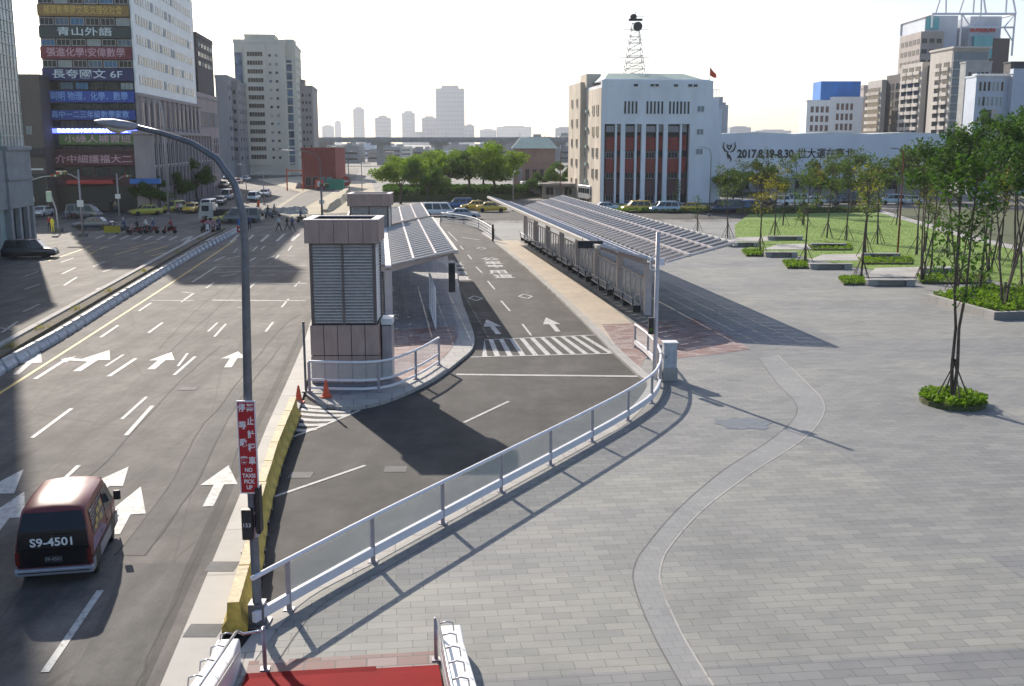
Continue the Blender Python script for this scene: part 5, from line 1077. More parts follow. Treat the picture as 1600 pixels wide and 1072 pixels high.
# signal poles on the left
def signal(label,x,y,h,arm,side,mn='post_grey'):
    p=G(x,y,RZ); t=thing('traffic_light',label,'traffic light',tuple(p)); smooth(MB().use(mn).tube([(0,0,0),(0,0,h)],[.14,.09],8).build('pole',t)); MB().use('dark_concrete').box(-.4,.4,-.4,.4,0,.35).build('base',t)
    MB().use(mn).tube([(0,0,h*.86),(side*arm*.5,0,h*.93),(side*arm,0,h*.95)],.06,6).build('arm',t)
    o=MB().use('black_plastic').box(side*arm-.6,side*arm+.6,-.15,.1,h*.95-.2,h*.95+.2).build('signal_head',t)
    for k,m_ in enumerate(('red_lamp','lamp_glass','leaf_bright')): MB().use(m_).lathe([(.13,0),(.13,.04)],10,T3(side*arm-.36+k*.36,-.15,h*.95,0,R(90))).build('lens',o)
    MB().use('white_paint').box(-.35,.35,-.13,-.1,h*.45,h*.55).build('plate',t)
signal('traffic light pole standing at the tip of the sunlit crossing corner',130,370,7.2,1.8,-1); signal('traffic light pole by the arcade under the sign tower',187,342,6.,1.5,1); signal('blue traffic light pole beside the stone arcade corner',53,352,6.4,3.2,1,'barrier_blue')
signal('signal post among the roadworks behind the crossing',504,344,4.8,.4,1)
p=G(92,362,RZ); t=thing('traffic_light','leaning signal post beside the man in the yellow vest','traffic light',tuple(p)); MB().use('post_grey').tube([(0,0,0),(-.1,0,2.5),(-.6,0,4.2)],.1,8).build('pole',t); MB().use('dark_concrete').box(-.4,.4,-.4,.4,0,.4).build('base',t); MB().use('roof_green').box(-1.1,-.5,-.1,.1,3.4,4.6).build('sign_panel',t)
t=thing('utility_box','orange capped silver box post standing at the far roadside',"post",tuple(G(405,340,RZ))); MB().use('lamp_glass').tube([(0,0,0),(0,0,2.6)],.06,6).build('post',t); MB().use('cone_orange').box(-.12,.12,-.1,.1,1.5,2.4).build('cap',t)
# roadworks far up the road
mat('mesh_green',(.03,.32,.2),.7,0,.2,2.)
p=G(524,296,RZ); o=MB().use('mesh_green'); o.loft([[(x*1.9,-.9,0),(x*1.9,.9,0)][0:2]+[(x*1.9,.7,2.2),(x*1.9,-.7,2.2)] for x in(-1,-.4,.4,1)]); tag(o.build('green_tarp',loc=tuple(p)),'bright green covered pile at the roadworks','tarp cover')
p=G(541,293,RZ); t=thing('works_sign','round red and white works board right of the green cover','sign',tuple(p)); MB().use('sign_red').lathe([(1.1,0),(1.1,.1)],16,T3(0,0,1.4,0,R(90))).build('disc',t); MB().use('sign_white').box(-.8,.8,-.16,-.1,1.2,1.6,T3(0,0,0)).build('bar',t); MB().use('post_grey').tube([(0,0,0),(0,0,1.)],.06,6).build('post',t)
p=G(499,297,RZ); t=thing('works_sign','orange red works board left of the green cover','sign',tuple(p)); MB().use('cone_orange').box(-.9,.9,-.05,.05,.5,2.2).build('board',t); MB().use('sign_white').box(-.4,.4,-.09,-.05,.7,1.9).build('figure',t); MB().use('post_grey').box(-.8,-.7,-.05,.05,0,.5).box(.7,.8,-.05,.05,0,.5).build('post',t)
p=G(449,298,RZ); t=thing('hoarding','tall orange hoarding frame beside the roadworks','barrier',tuple(p)); MB().use('cone_orange').tube([(0,0,0),(0,0,4.6)],.15,6).tube([(3.3,0,0),(3.3,0,4.6)],.1,6).tube([(0,0,4.2),(3.3,0,4.2)],.12,6).build('frame',t)
mat('works_sand',(.42,.37,.27),.95,0,.2,.3)
g=MB().use('works_sand'); g.flat([G(*q,RZ+.02) for q in((395,345),(480,335),(600,330),(580,285),(480,275),(400,280),(470,300))]); struct('roadworks_ground',g,'bare sandy ground of the roadworks beyond the crossing')
g=MB().use('seam_asphalt'); g.use('patch_asphalt'); g.flat([G(*q,RZ+.03) for q in((398,352),(425,352),(520,300),(540,285),(520,285),(470,302))]); struct('roadworks_lane',g,'dark lane running through the roadworks')
for i,(a,b_,lb,hh) in enumerate([((412,334),(478,330),'low pale works barrier behind the pedestrians',.9),((446,334),(480,334),'pale plank stack on the roadworks edge',.6),((465,295),(495,292),'white lumpy covered pile at the roadworks',1.3),((508,332),(545,300),'long pale heap of covered material beside the vent towers',1.2)]):
    A=G(*a,RZ);B=G(*b_,RZ); v=B-A; n=14; rnd=random.Random(i); b=MB().use('works_sand' if i==3 else 'concrete'); secs=[]
    for k in range(n+1):
        c=A.lerp(B,k/n)-A; hw_=.5+(.9 if i>1 else 0)*math.sin(math.pi*k/n)+.1; z=hh*(.7+.3*rnd.random())*(1 if 0<k<n else .5); nn=Vector((v.y,-v.x,0)).normalized()
        secs.append([tuple(c-nn*hw_),tuple(c+nn*hw_),tuple(c+nn*hw_*.5+Vector((0,0,z))),tuple(c-nn*hw_*.5+Vector((0,0,z*.9)))])
    b.loft(secs); tag(b.build('works_pile',loc=tuple(A)),lb,'works material')
# ================================================================ VEHICLES
def wheel(t,x,y,r,w_=.2):
    b=MB().use('tyre').lathe([(r*.62,-w_/2),(r*.93,-w_/2),(r,-w_*.3),(r,w_*.3),(r*.93,w_/2),(r*.62,w_/2)],18,T3(x,y,r,0,R(90))); o=smooth(b.build('wheel',t)); 
    s=1 if x>0 else -1; q=MB().use('rim').lathe([(.02,-.02),(r*.6,0),(r*.62,.05)],12,Matrix.Translation((x,y,r))@Matrix.Rotation(R(90)*(-s),4,'Y')@Matrix.Translation((0,0,-w_*.0))); q2=q.build('rim',o)
    return o
for _s in(1,): pass
def wheel(t,x,y,r,w_=.2):
    Tm=Matrix.Translation((x,y,r))@Matrix.Rotation(R(90),4,'Y')
    o=smooth(MB().use('tyre').lathe([(r*.6,-w_/2),(r*.93,-w_/2),(r,-w_*.3),(r,w_*.3),(r*.93,w_/2),(r*.6,w_/2)],18,Tm).build('wheel',t))
    s=1 if x>0 else -1; MB().use('rim').lathe([(.03,s*w_*.3),(r*.35,s*w_*.42),(r*.6,s*w_*.46),(r*.6,s*w_*.1)],14,Tm).build('rim',o); return o
def car(name,label,cat,prof,green,W_,paint_,L,wr=.32,wx=(.19,.80),group=None,trim='black_plastic',lights=True):
    """prof: list of (y,ztop) for the lower body from tail (y=0) to nose; green: (y0,y1,y2,y3,ztop) glasshouse"""
    t=thing(name,label,cat,(0,0,0),0,group); hw_=W_/2; b=MB().use(paint_); secs=[]
    for i,(y,z) in enumerate(prof):
        e=.90 if i in(0,len(prof)-1) else 1.
        h_=hw_*e; zb=.34 if i in(0,len(prof)-1) else .22
        secs.append([(-h_*.93,y,zb),(h_*.93,y,zb),(h_,y,zb+.22),(h_*.99,y,(zb+z)*.55+.08),(h_*.93,y,z-.05),(h_*.80,y,z),(-h_*.80,y,z),(-h_*.93,y,z-.05),(-h_*.99,y,(zb+z)*.55+.08),(-h_,y,zb+.22)])
    b.loft(secs)
    y0,y1,y2,y3,zt=green; zb=min(z for y,z in prof if y0-.2<=y<=y3+.2)-.04; k=.80
    b.loft([[(-hw_*.88,y0,zb),(hw_*.88,y0,zb),(hw_*.88,y3,zb),(-hw_*.88,y3,zb)],[(-hw_*(k-.04),y1+(y0-y1)*.15,zt-.07),(hw_*(k-.04),y1+(y0-y1)*.15,zt-.07),(hw_*(k-.04),y2+(y3-y2)*.15,zt-.07),(-hw_*(k-.04),y2+(y3-y2)*.15,zt-.07)],[(-hw_*(k-.10),y1+.08,zt),(hw_*(k-.10),y1+.08,zt),(hw_*(k-.10),y2-.08,zt),(-hw_*(k-.10),y2-.08,zt)]])
    o=b.build('body',t); bevel(o,.03,2,.5); smooth(o)
    def fp(s,y_,z_): # point on glasshouse flank
        f=(z_-zb)/(zt-.07-zb); xx=hw_*(.88+(k-.04-.88)*f)+.012; ya=y0+(y1+(y0-y1)*.15-y0)*f; yb=y3+(y2+(y3-y2)*.15-y3)*f; return Vector((s*xx,ya+(yb-ya)*y_,z_))
    za,zc=zb+.1,zt-.14; nwin=3 if (y3-y0)>2.4 else 2
    for s in(-1,1):
        for i in range(nwin):
            a,c=.05+i*.92/nwin,.05+(i+1)*.92/nwin-.03; MB().use('car_glass').add([fp(s,a,za),fp(s,c,za),fp(s,c,zc),fp(s,a,zc)],[(0,1,2,3)]).build('side_window',t)
    for yA,yB,nm,sg in((y0,y1+(y0-y1)*.15,'rear_window',-1),(y3,y2+(y3-y2)*.15,'windscreen',1)):
        def q(x,z_): f=(z_-zb)/(zt-.07-zb); return Vector((x*hw_*(.88+(k-.04-.88)*f),yA+(yB-yA)*f+sg*.014,z_))
        MB().use('car_glass').add([q(-.86,za-.03),q(.86,za-.03),q(.84,zc+.03),q(-.84,zc+.03)],[(0,1,2,3)]).build(nm,t)
    for x in(-hw_+.1,hw_-.1):
        for f in wx: wheel(t,x,L*f,wr)
    yn,yt_=prof[-1],prof[0]
    for s in(-1,1):
        bevel(MB().use('clear_lamp').box(s*hw_*.62-.17,s*hw_*.62+.17,L-.06,L+.015,yn[1]-.26,yn[1]-.1).build('headlight',t),.02); bevel(MB().use('red_lamp').box(s*hw_*.68-.13,s*hw_*.68+.13,-.015,.06,yt_[1]-.28,yt_[1]-.1).build('tail_light',t),.02)
        bevel(MB().use(paint_).box(s*(hw_+.02)-.08,s*(hw_+.02)+.08,y3-.32,y3-.2,zb+.02,zb+.15).build('mirror',t),.02)
    MB().use('sign_white').box(-.17,.17,-.03,-.005,.5,.63).build('number_plate',t); MB().use(trim).box(-hw_*.86,hw_*.86,L-.05,L+.03,.3,.46).box(-hw_*.86,hw_*.86,-.03,.05,.3,.44).build('bumper',t)
    return t
for nm,c in dict(car_white=(.7,.7,.7),car_silver=(.42,.44,.46),car_grey=(.13,.14,.15),car_black=(.025,.027,.03),car_navy=(.03,.05,.10),car_taxi=(.68,.44,.03),car_lime=(.42,.37,.04),car_ice=(.42,.52,.58),car_blue=(.06,.13,.3),car_red=(.17,.012,.018)).items(): mat(nm,c,.28,.15,.04,2.,0,False,.6)
SED=[(0,.86),(.12,.95),(.9,.98),(1.2,.95),(3.1,.92),(3.3,.9),(4.25,.78),(4.5,.62)]; SG=(.75,1.25,2.55,3.35,1.44)
WAG=[(0,.9),(.1,.98),(1,.98),(3.2,.95),(3.5,.95),(4.3,.82),(4.5,.64)]; WG=(.08,.4,2.9,3.6,1.66)
VAN=[(0,.95),(.08,1.02),(1,1.05),(3.4,1.02),(4.0,.98),(4.5,.86),(4.65,.66)]; VG=(.05,.25,3.5,4.25,1.92)
KINDS=dict(s=(SED,SG,1.72,4.5),w=(WAG,WG,1.76,4.5),v=(VAN,VG,1.76,4.65)); PRO={}
def put(kind,pt,label,x,y,head,cat='car',name='parked_car',group=None,z=RZ,extra=None):
    """x,y pixel of the ground below the vehicle's middle; head: compass in degrees, 0 = away up the street"""
    key=(kind,pt)
    p=G(x,y,z); rz=ST+R(-head); pr,gr,W_,L=KINDS[kind]
    if key not in PRO: t=car(name,label,cat,pr,gr,W_,pt,L,group=group); PRO[key]=t
    else:
        t=copy_tree(PRO[key]); t['label']=label; t.name=name; t['category']=cat
        if 'group' in t: del t['group']
        if group: t['group']=group
    d=Vector((-math.sin(rz),math.cos(rz),0)); t.location=p-d*L/2; t.rotation_euler=(0,0,rz)
    return t
def roofsign(t,z,s='TAXI'): bevel(MB().use('sign_white').box(-.22,.22,1.7,1.85,z,z+.13).build('roof_sign',t),.02)
gp='cars in the street behind the bus lanes'
put('v','car_white','white minivan with blue tinted windows behind the left shelter',686,338,92,'van','minivan',gp); put('s','car_silver','silver white sedan right of the white minivan',724,342,92,'car','sedan',gp)
t=put('s','car_taxi','orange yellow taxi under the far tip of the right shelter roof',768,331,92,'taxi','taxi',gp); roofsign(t,1.42)
t=put('s','car_taxi','darker yellow taxi behind the silver sedan',742,328,270,'taxi','taxi',gp)
put('w','car_blue','blue car passing left of the orange yellow taxi',718,326,270,'car','parked_car',gp)
put('s','car_ice','pale silver blue sedan left of the yellow taxi before the columned building',942,331,270,'car','sedan',gp); t=put('w','car_taxi','bright yellow taxi before the columned building',994,331,270,'taxi','taxi',gp); roofsign(t,1.64)
put('w','car_ice','pale blue estate car with roof rack right of the bright yellow taxi',1037,332,270,'car','parked_car',gp); t=put('s','car_taxi','yellow taxi half hidden behind the sapling',1078,331,270,'taxi','taxi',gp)
put('v','car_navy','dark blue van behind the dark lamp pole',1134,332,270,'van','minivan',gp); put('w','car_blue','blue hatchback in front of the foot of the hall',1165,330,270,'car','parked_car',gp)
for i,(x,k,c,lb) in enumerate([(1190,'s','car_black','black car among the parked row left part'),(1213,'w','car_white','white hatchback in the parked row'),(1240,'v','car_white','white van in the parked row under the banner'),(1268,'s','car_silver','silver sedan in the parked row'),(1292,'w','car_grey','grey hatchback in the parked row'),(1318,'v','car_black','black van in the parked row'),(1345,'s','car_grey','dark grey sedan near the end of the parked row'),(1392,'w','car_ice','pale car parked by the start of the footpath'),(1420,'s','car_white','white car half hidden by the young trees at the path')]): put(k,c,lb,x,321-i*.3,270,'car','parked_car','cars parked before the white hall')
gl='vehicles at the left crossing'
put('s','car_navy','dark navy sedan crossing at the sunlit corner',146,358,275,'car','sedan',gl); put('w','car_black','black estate car with a pale bonnet at the left edge',48,403,84,'car','parked_car',gl); put('s','car_white','white car emerging from the side street behind the corner',66,338,185,'car','sedan',gl); put('v','car_grey','grey van in the shade behind the traffic light pole',132,341,100,'van','minivan',gl)
t=put('s','car_lime','yellow green taxi turning beside the arcade',228,336,240,'taxi','taxi',gl); t=put('w','car_lime','yellow green taxi behind the turning one',273,331,200,'taxi','taxi',gl); t=put('s','car_taxi','yellow taxi waiting left of the white minibus',300,332,185,'taxi','taxi',gl); put('v','car_white','white minibus right of the waiting yellow taxi',326,331,185,'van','minivan',gl)
put('v','car_silver','silver van further up the left street',355,312,182,'van','minivan',gl); put('s','car_navy','dark car beside the silver van in the left street',343,320,182,'car','sedan',gl); t=put('s','car_lime','pale yellow green taxi behind the group of scooters',360,348,260,'taxi','taxi',gl); put('v','car_grey','dark van half hidden by the foreground lamp pole',378,348,265,'van','minivan',gl)
put('w','car_ice','light blue car in the left street right of the pole',396,314,185,'car','parked_car',gl); put('s','car_white','white sedan driving alone up the far road',414,307,185,'car','sedan',gl)
for i,(x,y,c,lb) in enumerate([(350,293,'car_black','dark car far up the left street'),(362,290,'car_grey','grey car far up the left street beside the dark one'),(372,287,'car_red','small red car far up the left street'),(356,280,'car_white','white car farthest up the left street'),(384,283,'car_silver','silver car farthest up the left street')]): put('s',c,lb,x,y,185,'car','parked_car',gl)
# flatbed truck
def truck(label,x,y,head):
    p=G(x,y,RZ); t=thing('flatbed_truck',label,'truck',tuple(p),ST+R(-head)); c=MB().use('car_silver'); c.loft([[(-1.0,3.2,.5),(1.0,3.2,.5),(1.0,3.2,2.45),(-1.0,3.2,2.45)],[(-1.0,4.7,.5),(1.0,4.7,.5),(1.,4.7,2.4),(-1.,4.7,2.4)],[(-1.0,5.1,.5),(1.0,5.1,.5),(.95,4.95,1.4),(-.95,4.95,1.4)]]); bevel(c.build('cab',t),.04)
    MB().use('car_glass').box(-.85,.85,4.98,5.03,1.45,2.1).box(-1.01,-1.0,3.7,4.6,1.4,2.1).box(1.0,1.01,3.7,4.6,1.4,2.1).build('windscreen',t)
    MB().use('car_black').box(-1.05,1.05,-2.6,3.1,.85,1.0).box(-1.05,-1.0,-2.6,3.1,1.,1.5).box(1.,1.05,-2.6,3.1,1.,1.5).box(-1.05,1.05,-2.65,-2.6,1,1.5).build('bed',t); MB().use('black_plastic').box(-.4,.4,-2.4,3.2,.5,.85).build('chassis',t)
    for y_ in(-1.6,4.1):
        for x_ in(-.9,.9): wheel(t,x_,y_,.42,.28)
    return t
truck('grey flatbed truck with a dark bed crossing behind the scooters',375,346,272)
def bus(name,label,x,y,head,m_,L=7.5,h=2.9):
    p=G(x,y,RZ); t=thing(name,label,'bus',tuple(p),ST+R(-head)); b=MB().use(m_).box(-1.15,1.15,0,L,.4,h); bevel(b.build('body',t),.12,3)
    MB().use('car_glass').box(-1.0,1.0,L+.001,L+.02,1.2,h-.45).build('windscreen',t)
    for s in(-1,1):
        for k in range(5): MB().use('car_glass').box(s*1.16-.01,s*1.16+.01,.4+k*L/5.4,.4+k*L/5.4+L/6.4,1.35,h-.5).build('side_window',t)
        MB().use('clear_lamp').box(s*.8-.15,s*.8+.15,L,L+.03,.65,.85).build('headlight',t)
    MB().use('maroon_wall').box(-1.16,1.16,L-.02,L+.04,.42,.6).build('bumper',t)
    for y_ in(1.3,L-1.5):
        for x_ in(-1.,1.): wheel(t,x_,y_,.42,.26)
    return t
p_=bus('city_bus','white minibus leaving the low gatehouse',912,312,172,'car_white',6.5,2.7); bus('box_truck','white box bodied truck under the gatehouse roof',862,306,265,'car_white',6,2.8)
# ---------------------------------------------------------------- the maroon van in the foreground
mat('van_lamp',(.12,.012,.01),.25,0,.1,5.); mat('van_red',(.15,.012,.017),.42,.0,.12,1.2,0,False,.25); mat('van_silver',(.30,.31,.36),.4,.35,.12,2.); mat('van_glass',(.006,.006,.008),.06,0,0); mat('decal_yellow',(.42,.30,.10),.5,0,.2,5.); mat('decal_lilac',(.33,.25,.36),.5,0,.3,5.)
vp=G(88,914,RZ); t=thing('maroon_van','maroon van with a black rear window driving in the near left lane','van',(vp.x,vp.y,RZ),math.atan(.20))
HW=.86
t.scale=(.98,.80,.95)
def vsec(y,hw_,zb,zw,zt,tw,zbt=None): # belt at zw, roof half width tw
    return [(-hw_*.96,y,zb),(hw_*.96,y,zb),(hw_,y,zb+.2),(hw_,y,zw),(tw+.03,y,zt-.1),(tw-.08,y,zt-.02),(tw*.5,y,zt+.015),(0,y,zt+.03),(-tw*.5,y,zt+.015),(-tw+.08,y,zt-.02),(-tw-.03,y,zt-.1),(-hw_,y,zw),(-hw_,y,zb+.2)]
b=MB().use('van_red'); S=[(0.,.82,.42,.98,1.05,.80),(.06,.85,.38,1.0,1.38,.76),(.30,.86,.3,1.02,1.86,.68),(.42,.86,.3,1.02,1.92,.68),(1.5,.86,.28,1.02,1.96,.69),(2.9,.86,.28,1.02,1.94,.68),(3.3,.86,.28,1.02,1.86,.67),(3.95,.855,.3,1.0,1.30,.72),(4.15,.84,.32,.98,1.05,.78),(4.38,.78,.4,.86,.92,.7)]
b.loft([vsec(*s) for s in S]); smooth(bevel(b.build('body',t),.025,2,.55))
def rear(x,z): # rear surface height->y
    y= .0+(z-1.05)/(1.38-1.05)*.06 if z<1.38 else .06+(z-1.38)/(1.86-1.38)*.24
    return Vector((x,max(-.0,y)-.012,z))
g=MB().use('van_glass'); g.add([rear(-.77,.78),rear(.77,.78),rear(.77,1.05),rear(.735,1.38),rear(.64,1.76),rear(-.64,1.76),rear(-.735,1.38),rear(-.77,1.05)],[(0,1,2,3,4,5,6,7)]); 
g2=MB().use('van_glass').loft([[(x,-.03,z) for x,z in((-.8,.5),(.8,.5),(.8,1.0),(-.8,1.0))],[(x,.02,z) for x,z in((-.8,.5),(.8,.5),(.8,1.0),(-.8,1.0))]]); g2.build('tailgate_panel',t)
g=MB().use('van_glass'); P=[(-.79,1.0),(.79,1.0),(.76,1.38),(.65,1.80),(-.65,1.80),(-.76,1.38)]
def ry(z): return (-.03 if z<=1.0 else .015 if z<1.1 else .045 if z<1.5 else .265)-.02
g.add([(x,ry(z),z) for x,z in P]+[(x,ry(z)+.05,z) for x,z in P],[(0,1,2,5),(5,2,3,4),(6,7,8,11),(11,8,9,10),(0,1,7,6),(1,2,8,7),(2,3,9,8),(3,4,10,9),(4,5,11,10),(5,0,6,11)]); g.build('rear_window',t)
MB().use('black_plastic').box(-.02,.5,-.075,-.06,1.28,1.3).build('wiper',t); MB().use('black_plastic').box(-.8,.8,-.036,-.029,.985,1.0).build('tailgate_seam',t)
text('lettering','S9-4501',.29,'sign_white',t,T3(0,-.062,1.12,0,R(3))@VERT,.004,1.05,bold=.006)
bevel(MB().use('sign_white').box(-.15,.15,-.05,-.03,.62,.74).build('number_plate',t),.004) if False else None
o=MB().use('black_plastic').box(-.20,.2,-.045,-.03,.6,.77).build('number_plate',t); text('lettering','S9-4501',.12,'silver_trim',o,T3(0,-.048,.685)@VERT,.002)
bm2=MB().use('van_silver'); bm2.loft([[(-.88,-.12,z0),(.88,-.12,z0),(.88,.1,z0),(-.88,.1,z0)] for z0 in(.30,.47)]); smooth(bevel(bm2.build('bumper',t),.04,3)); MB().use('black_plastic').box(-.8,.8,-.128,-.12,.37,.40).build('bumper_strip',t)
for s in(-1,1):
    MB().use('van_silver').box(s*.865-.012,s*.865+.012,.12,4.2,.3,.62).build('side_panel',t)
    MB().use('black_plastic').box(s*.872-.012,s*.872+.012,.1,4.25,.62,.67).build('side_trim',t)
    def sp_(y,z): f=(z-1.02)/(1.84-1.02); return Vector((s*(.86+(.712-.86)*f+.012),y,z))
    for i,(a,c) in enumerate(((.42,1.38),(1.46,2.3))): MB().use('decal_lilac' if i<0 else 'car_glass').add([sp_(a+.06,1.1),sp_(c,1.1),sp_(c-.02,1.7),sp_(a+.16,1.7)],[(0,1,2,3)]).build('side_window',t)
    MB().use('car_glass').add([sp_(2.4,1.1),sp_(3.72,1.1),sp_(3.3,1.66),sp_(2.45,1.7)],[(0,1,2,3)]).build('side_window',t)
    q=MB().use('decal_yellow')
    for (ya,yb,za,zb_) in((1.0,1.35,1.2,1.34),(1.3,1.7,1.36,1.5),(.7,1.0,1.14,1.24),(1.5,1.9,1.16,1.28),(1.8,2.2,1.4,1.55)): q.add([sp_(ya,za)+Vector((s*.012,0,0)),sp_(yb,za)+Vector((s*.012,0,0)),sp_(yb,zb_)+Vector((s*.012,0,0)),sp_(ya,zb_)+Vector((s*.012,0,0))],[(0,1,2,3)])
    q.use('decal_lilac')
    for k in range(7): z=.74+k*.045; q.box(s*.866-.006,s*.866+.006,.25,2.4-.12*k,z,z+.018)
    for k in range(6):
        z=1.2+k*.09; q.add([sp_(.5,z)+Vector((s*.01,0,0)),sp_(2.2,z)+Vector((s*.01,0,0)),sp_(2.2,z+.015)+Vector((s*.01,0,0)),sp_(.5,z+.015)+Vector((s*.01,0,0))],[(0,1,2,3)])
    q.build('side_decal',t)
    q=MB().use('black_plastic')
    for y_ in(1.42,2.36,3.3): q.box(s*.866-.004,s*.866+.004,y_,y_+.018,.66,1.08)
    q.box(s*.872-.01,s*.872+.01,1.5,1.62,.86,.89).box(s*.872-.01,s*.872+.01,2.44,2.56,.86,.89); q.build('door_seam',t)
    bevel(MB().use('black_plastic').box(s*1.0-.09,s*1.0+.09,3.45,3.55,1.12,1.38).build('mirror',t),.03); MB().use('van_lamp').box(s*.80-.05,s*.8+.05,-.035,.06,.56,.9).build('tail_light',t)
    for y_ in(.78,3.35): wheel(t,s*.76,y_,.31,.2)
    MB().use('black_plastic').box(s*.868-.01,s*.868+.01,.4,1.16,.3,.66).build('wheel_arch',t); MB().use('black_plastic').box(s*.868-.01,s*.868+.01,2.97,3.73,.3,.66).build('wheel_arch',t)
MB().use('car_glass').add([(-.66,3.36,1.80),(.66,3.36,1.80),(.72,3.97,1.3),(-.72,3.97,1.3)],[(0,1,2,3)]).build('windscreen',t)
# ================================================================ PEOPLE AND SCOOTERS
def skin_mesh(nodes,edges,name,cols,sub=1):
    me=bpy.data.meshes.new(name); me.from_pydata([n[0] for n in nodes],edges,[]); o=bpy.data.objects.new(name,me); COL.objects.link(o)
    m_=o.modifiers.new('s','SKIN'); m_.use_smooth_shade=True; o.modifiers.new('u','SUBSURF').levels=sub
    for i,n in enumerate(nodes): me.skin_vertices[0].data[i].radius=(n[1],n[1] if len(n)<4 else n[3]); 
    me.skin_vertices[0].data[0].use_root=True
    dg=bpy.context.evaluated_depsgraph_get(); r=bpy.data.meshes.new_from_object(o.evaluated_get(dg)); bpy.data.objects.remove(o)
    names=[]; 
    for n in nodes:
        if n[2] not in names: names.append(n[2])
    r.materials.clear()
    for n in names: r.materials.append(MATS[cols[n]])
    for p in r.polygons:
        c=p.center; best=None
        for i,n in enumerate(nodes):
            d=(Vector(n[0])-c).length-n[1]*.5
            if best is None or d<best[0]: best=(d,n[2])
        p.material_index=names.index(best[1])
    r.name=name; return r
def person_mesh(pose,cols):
    if pose=='ride': # seated, facing +y, hips at .78
        N=[((0,0,.80),.15,'leg'),((0,.02,1.02),.15,'top'),((0,.08,1.28),.17,'top'),((0,.1,1.42),.07,'top'),((0,.12,1.52),.06,'skin'),((0,.13,1.62),.10,'skin'),((0,.13,1.72),.12,'hair'),((0,.12,1.80),.08,'hair')]; E_=[(0,1),(1,2),(2,3),(3,4),(4,5),(5,6),(6,7)]
        for s in(-1,1):
            k=len(N); N+=[((s*.2,.09,1.36),.06,'top'),((s*.27,.22,1.16),.05,'top'),((s*.26,.46,1.05),.04,'skin'),((s*.26,.54,1.05),.035,'skin'),((s*.12,.05,.76),.09,'leg'),((s*.17,.42,.70),.07,'leg'),((s*.16,.40,.36),.055,'leg'),((s*.16,.5,.30),.045,'hair')]; E_+=[(3,k),(k,k+1),(k+1,k+2),(k+2,k+3),(0,k+4),(k+4,k+5),(k+5,k+6),(k+6,k+7)]
    else:
        st=.28 if pose=='walk' else .05
        N=[((0,0,.92),.14,'leg'),((0,0,1.12),.13,'top'),((0,.01,1.34),.16,'top'),((0,0,1.46),.065,'top'),((0,.01,1.54),.05,'skin'),((0,.02,1.63),.09,'skin'),((0,.0,1.71),.095,'hair')]; E_=[(0,1),(1,2),(2,3),(3,4),(4,5),(5,6)]
        for s in(-1,1):
            k=len(N); f=st*s; N+=[((s*.19,0,1.40),.055,'top'),((s*.24,-f*.5,1.14),.045,'top'),((s*.24,-f*.8+.05,.9),.035,'skin'),((s*.24,-f*.8+.08,.82),.03,'skin'),((s*.1,f*.1,.84),.09,'leg'),((s*.11,f*.6+.02,.48),.065,'leg'),((s*.11,f*1.1-.03,.1),.045,'leg'),((s*.11,f*1.1+.12,.05),.04,'hair')]; E_+=[(3,k),(k,k+1),(k+1,k+2),(k+2,k+3),(0,k+4),(k+4,k+5),(k+5,k+6),(k+6,k+7)]
    return skin_mesh(N,E_,'person',cols)
for nm,c in dict(cl_white=(.6,.6,.6),cl_blue=(.05,.09,.2),cl_dark=(.03,.03,.035),cl_yellow=(.75,.62,.04),cl_red=(.3,.03,.05),cl_jean=(.05,.07,.12),cl_tan=(.3,.25,.18),cl_pink=(.5,.25,.3)).items(): mat(nm,c,.8,0,.1,5.)
PM={}
def pm(pose,top,leg,hat='hair'):
    k=(pose,top,leg,hat)
    if k not in PM: PM[k]=person_mesh(pose,dict(top=top,leg=leg,skin='skin',hair=hat))
    return PM[k]
def scooter_mesh():
    b=MB(); parts=[]
    return b
def scooter(label,p,rz,pt):
    t=thing('scooter',label,'scooter',tuple(p),rz,'scooters at the crossing')
    b=MB().use(pt); b.loft([[(-.04,-.75,.62),(.04,-.75,.62),(.06,-.75,.72),(-.06,-.75,.72)],[(-.16,-.35,.38),(.16,-.35,.38),(.17,-.35,.74),(-.17,-.35,.74)],[(-.15,.05,.3),(.15,.05,.3),(.13,.05,.7),(-.13,.05,.7)],[(-.14,.12,.24),(.14,.12,.24),(.14,.12,.32),(-.14,.12,.32)],[(-.16,.42,.24),(.16,.42,.24),(.16,.42,.34),(-.16,.42,.34)],[(-.2,.5,.3),(.2,.5,.3),(.12,.42,.98),(-.12,.42,.98)],[(-.1,.62,.45),(.1,.62,.45),(.1,.5,.95),(-.1,.5,.95)]]); bevel(b.build('body',t),.03)
    MB().use('black_plastic').box(-.13,.13,-.6,.08,.72,.8).build('seat',t); smooth(MB().use('chrome').tube([(-.32,.36,1.03),(-.1,.44,1.02),(.1,.44,1.02),(.32,.36,1.03)],.02,6).tube([(-.3,.42,1.03),(-.36,.46,1.2)],.012,4).tube([(.3,.42,1.03),(.36,.46,1.2)],.012,4).build('handlebar',t)); MB().use('chrome').tube([(0,.5,.6),(0,.66,.25)],.035,6).build('fork',t)
    for y in(-.52,.68):
        Tm=Matrix.Translation((0,y,.24))@Matrix.Rotation(R(90),4,'Y'); smooth(MB().use('tyre').lathe([(.13,-.05),(.22,-.05),(.24,-.02),(.24,.02),(.22,.05),(.13,.05)],14,Tm).use('rim').lathe([(.13,-.03),(.02,-.03),(.02,.03),(.13,.03)],10,Tm).build('wheel',t))
    MB().use('red_lamp').box(-.07,.07,-.79,-.74,.62,.7).build('tail_light',t); MB().use('clear_lamp').box(-.07,.07,.5,.54,.8,.9).build('headlight',t); return t
SCP={}
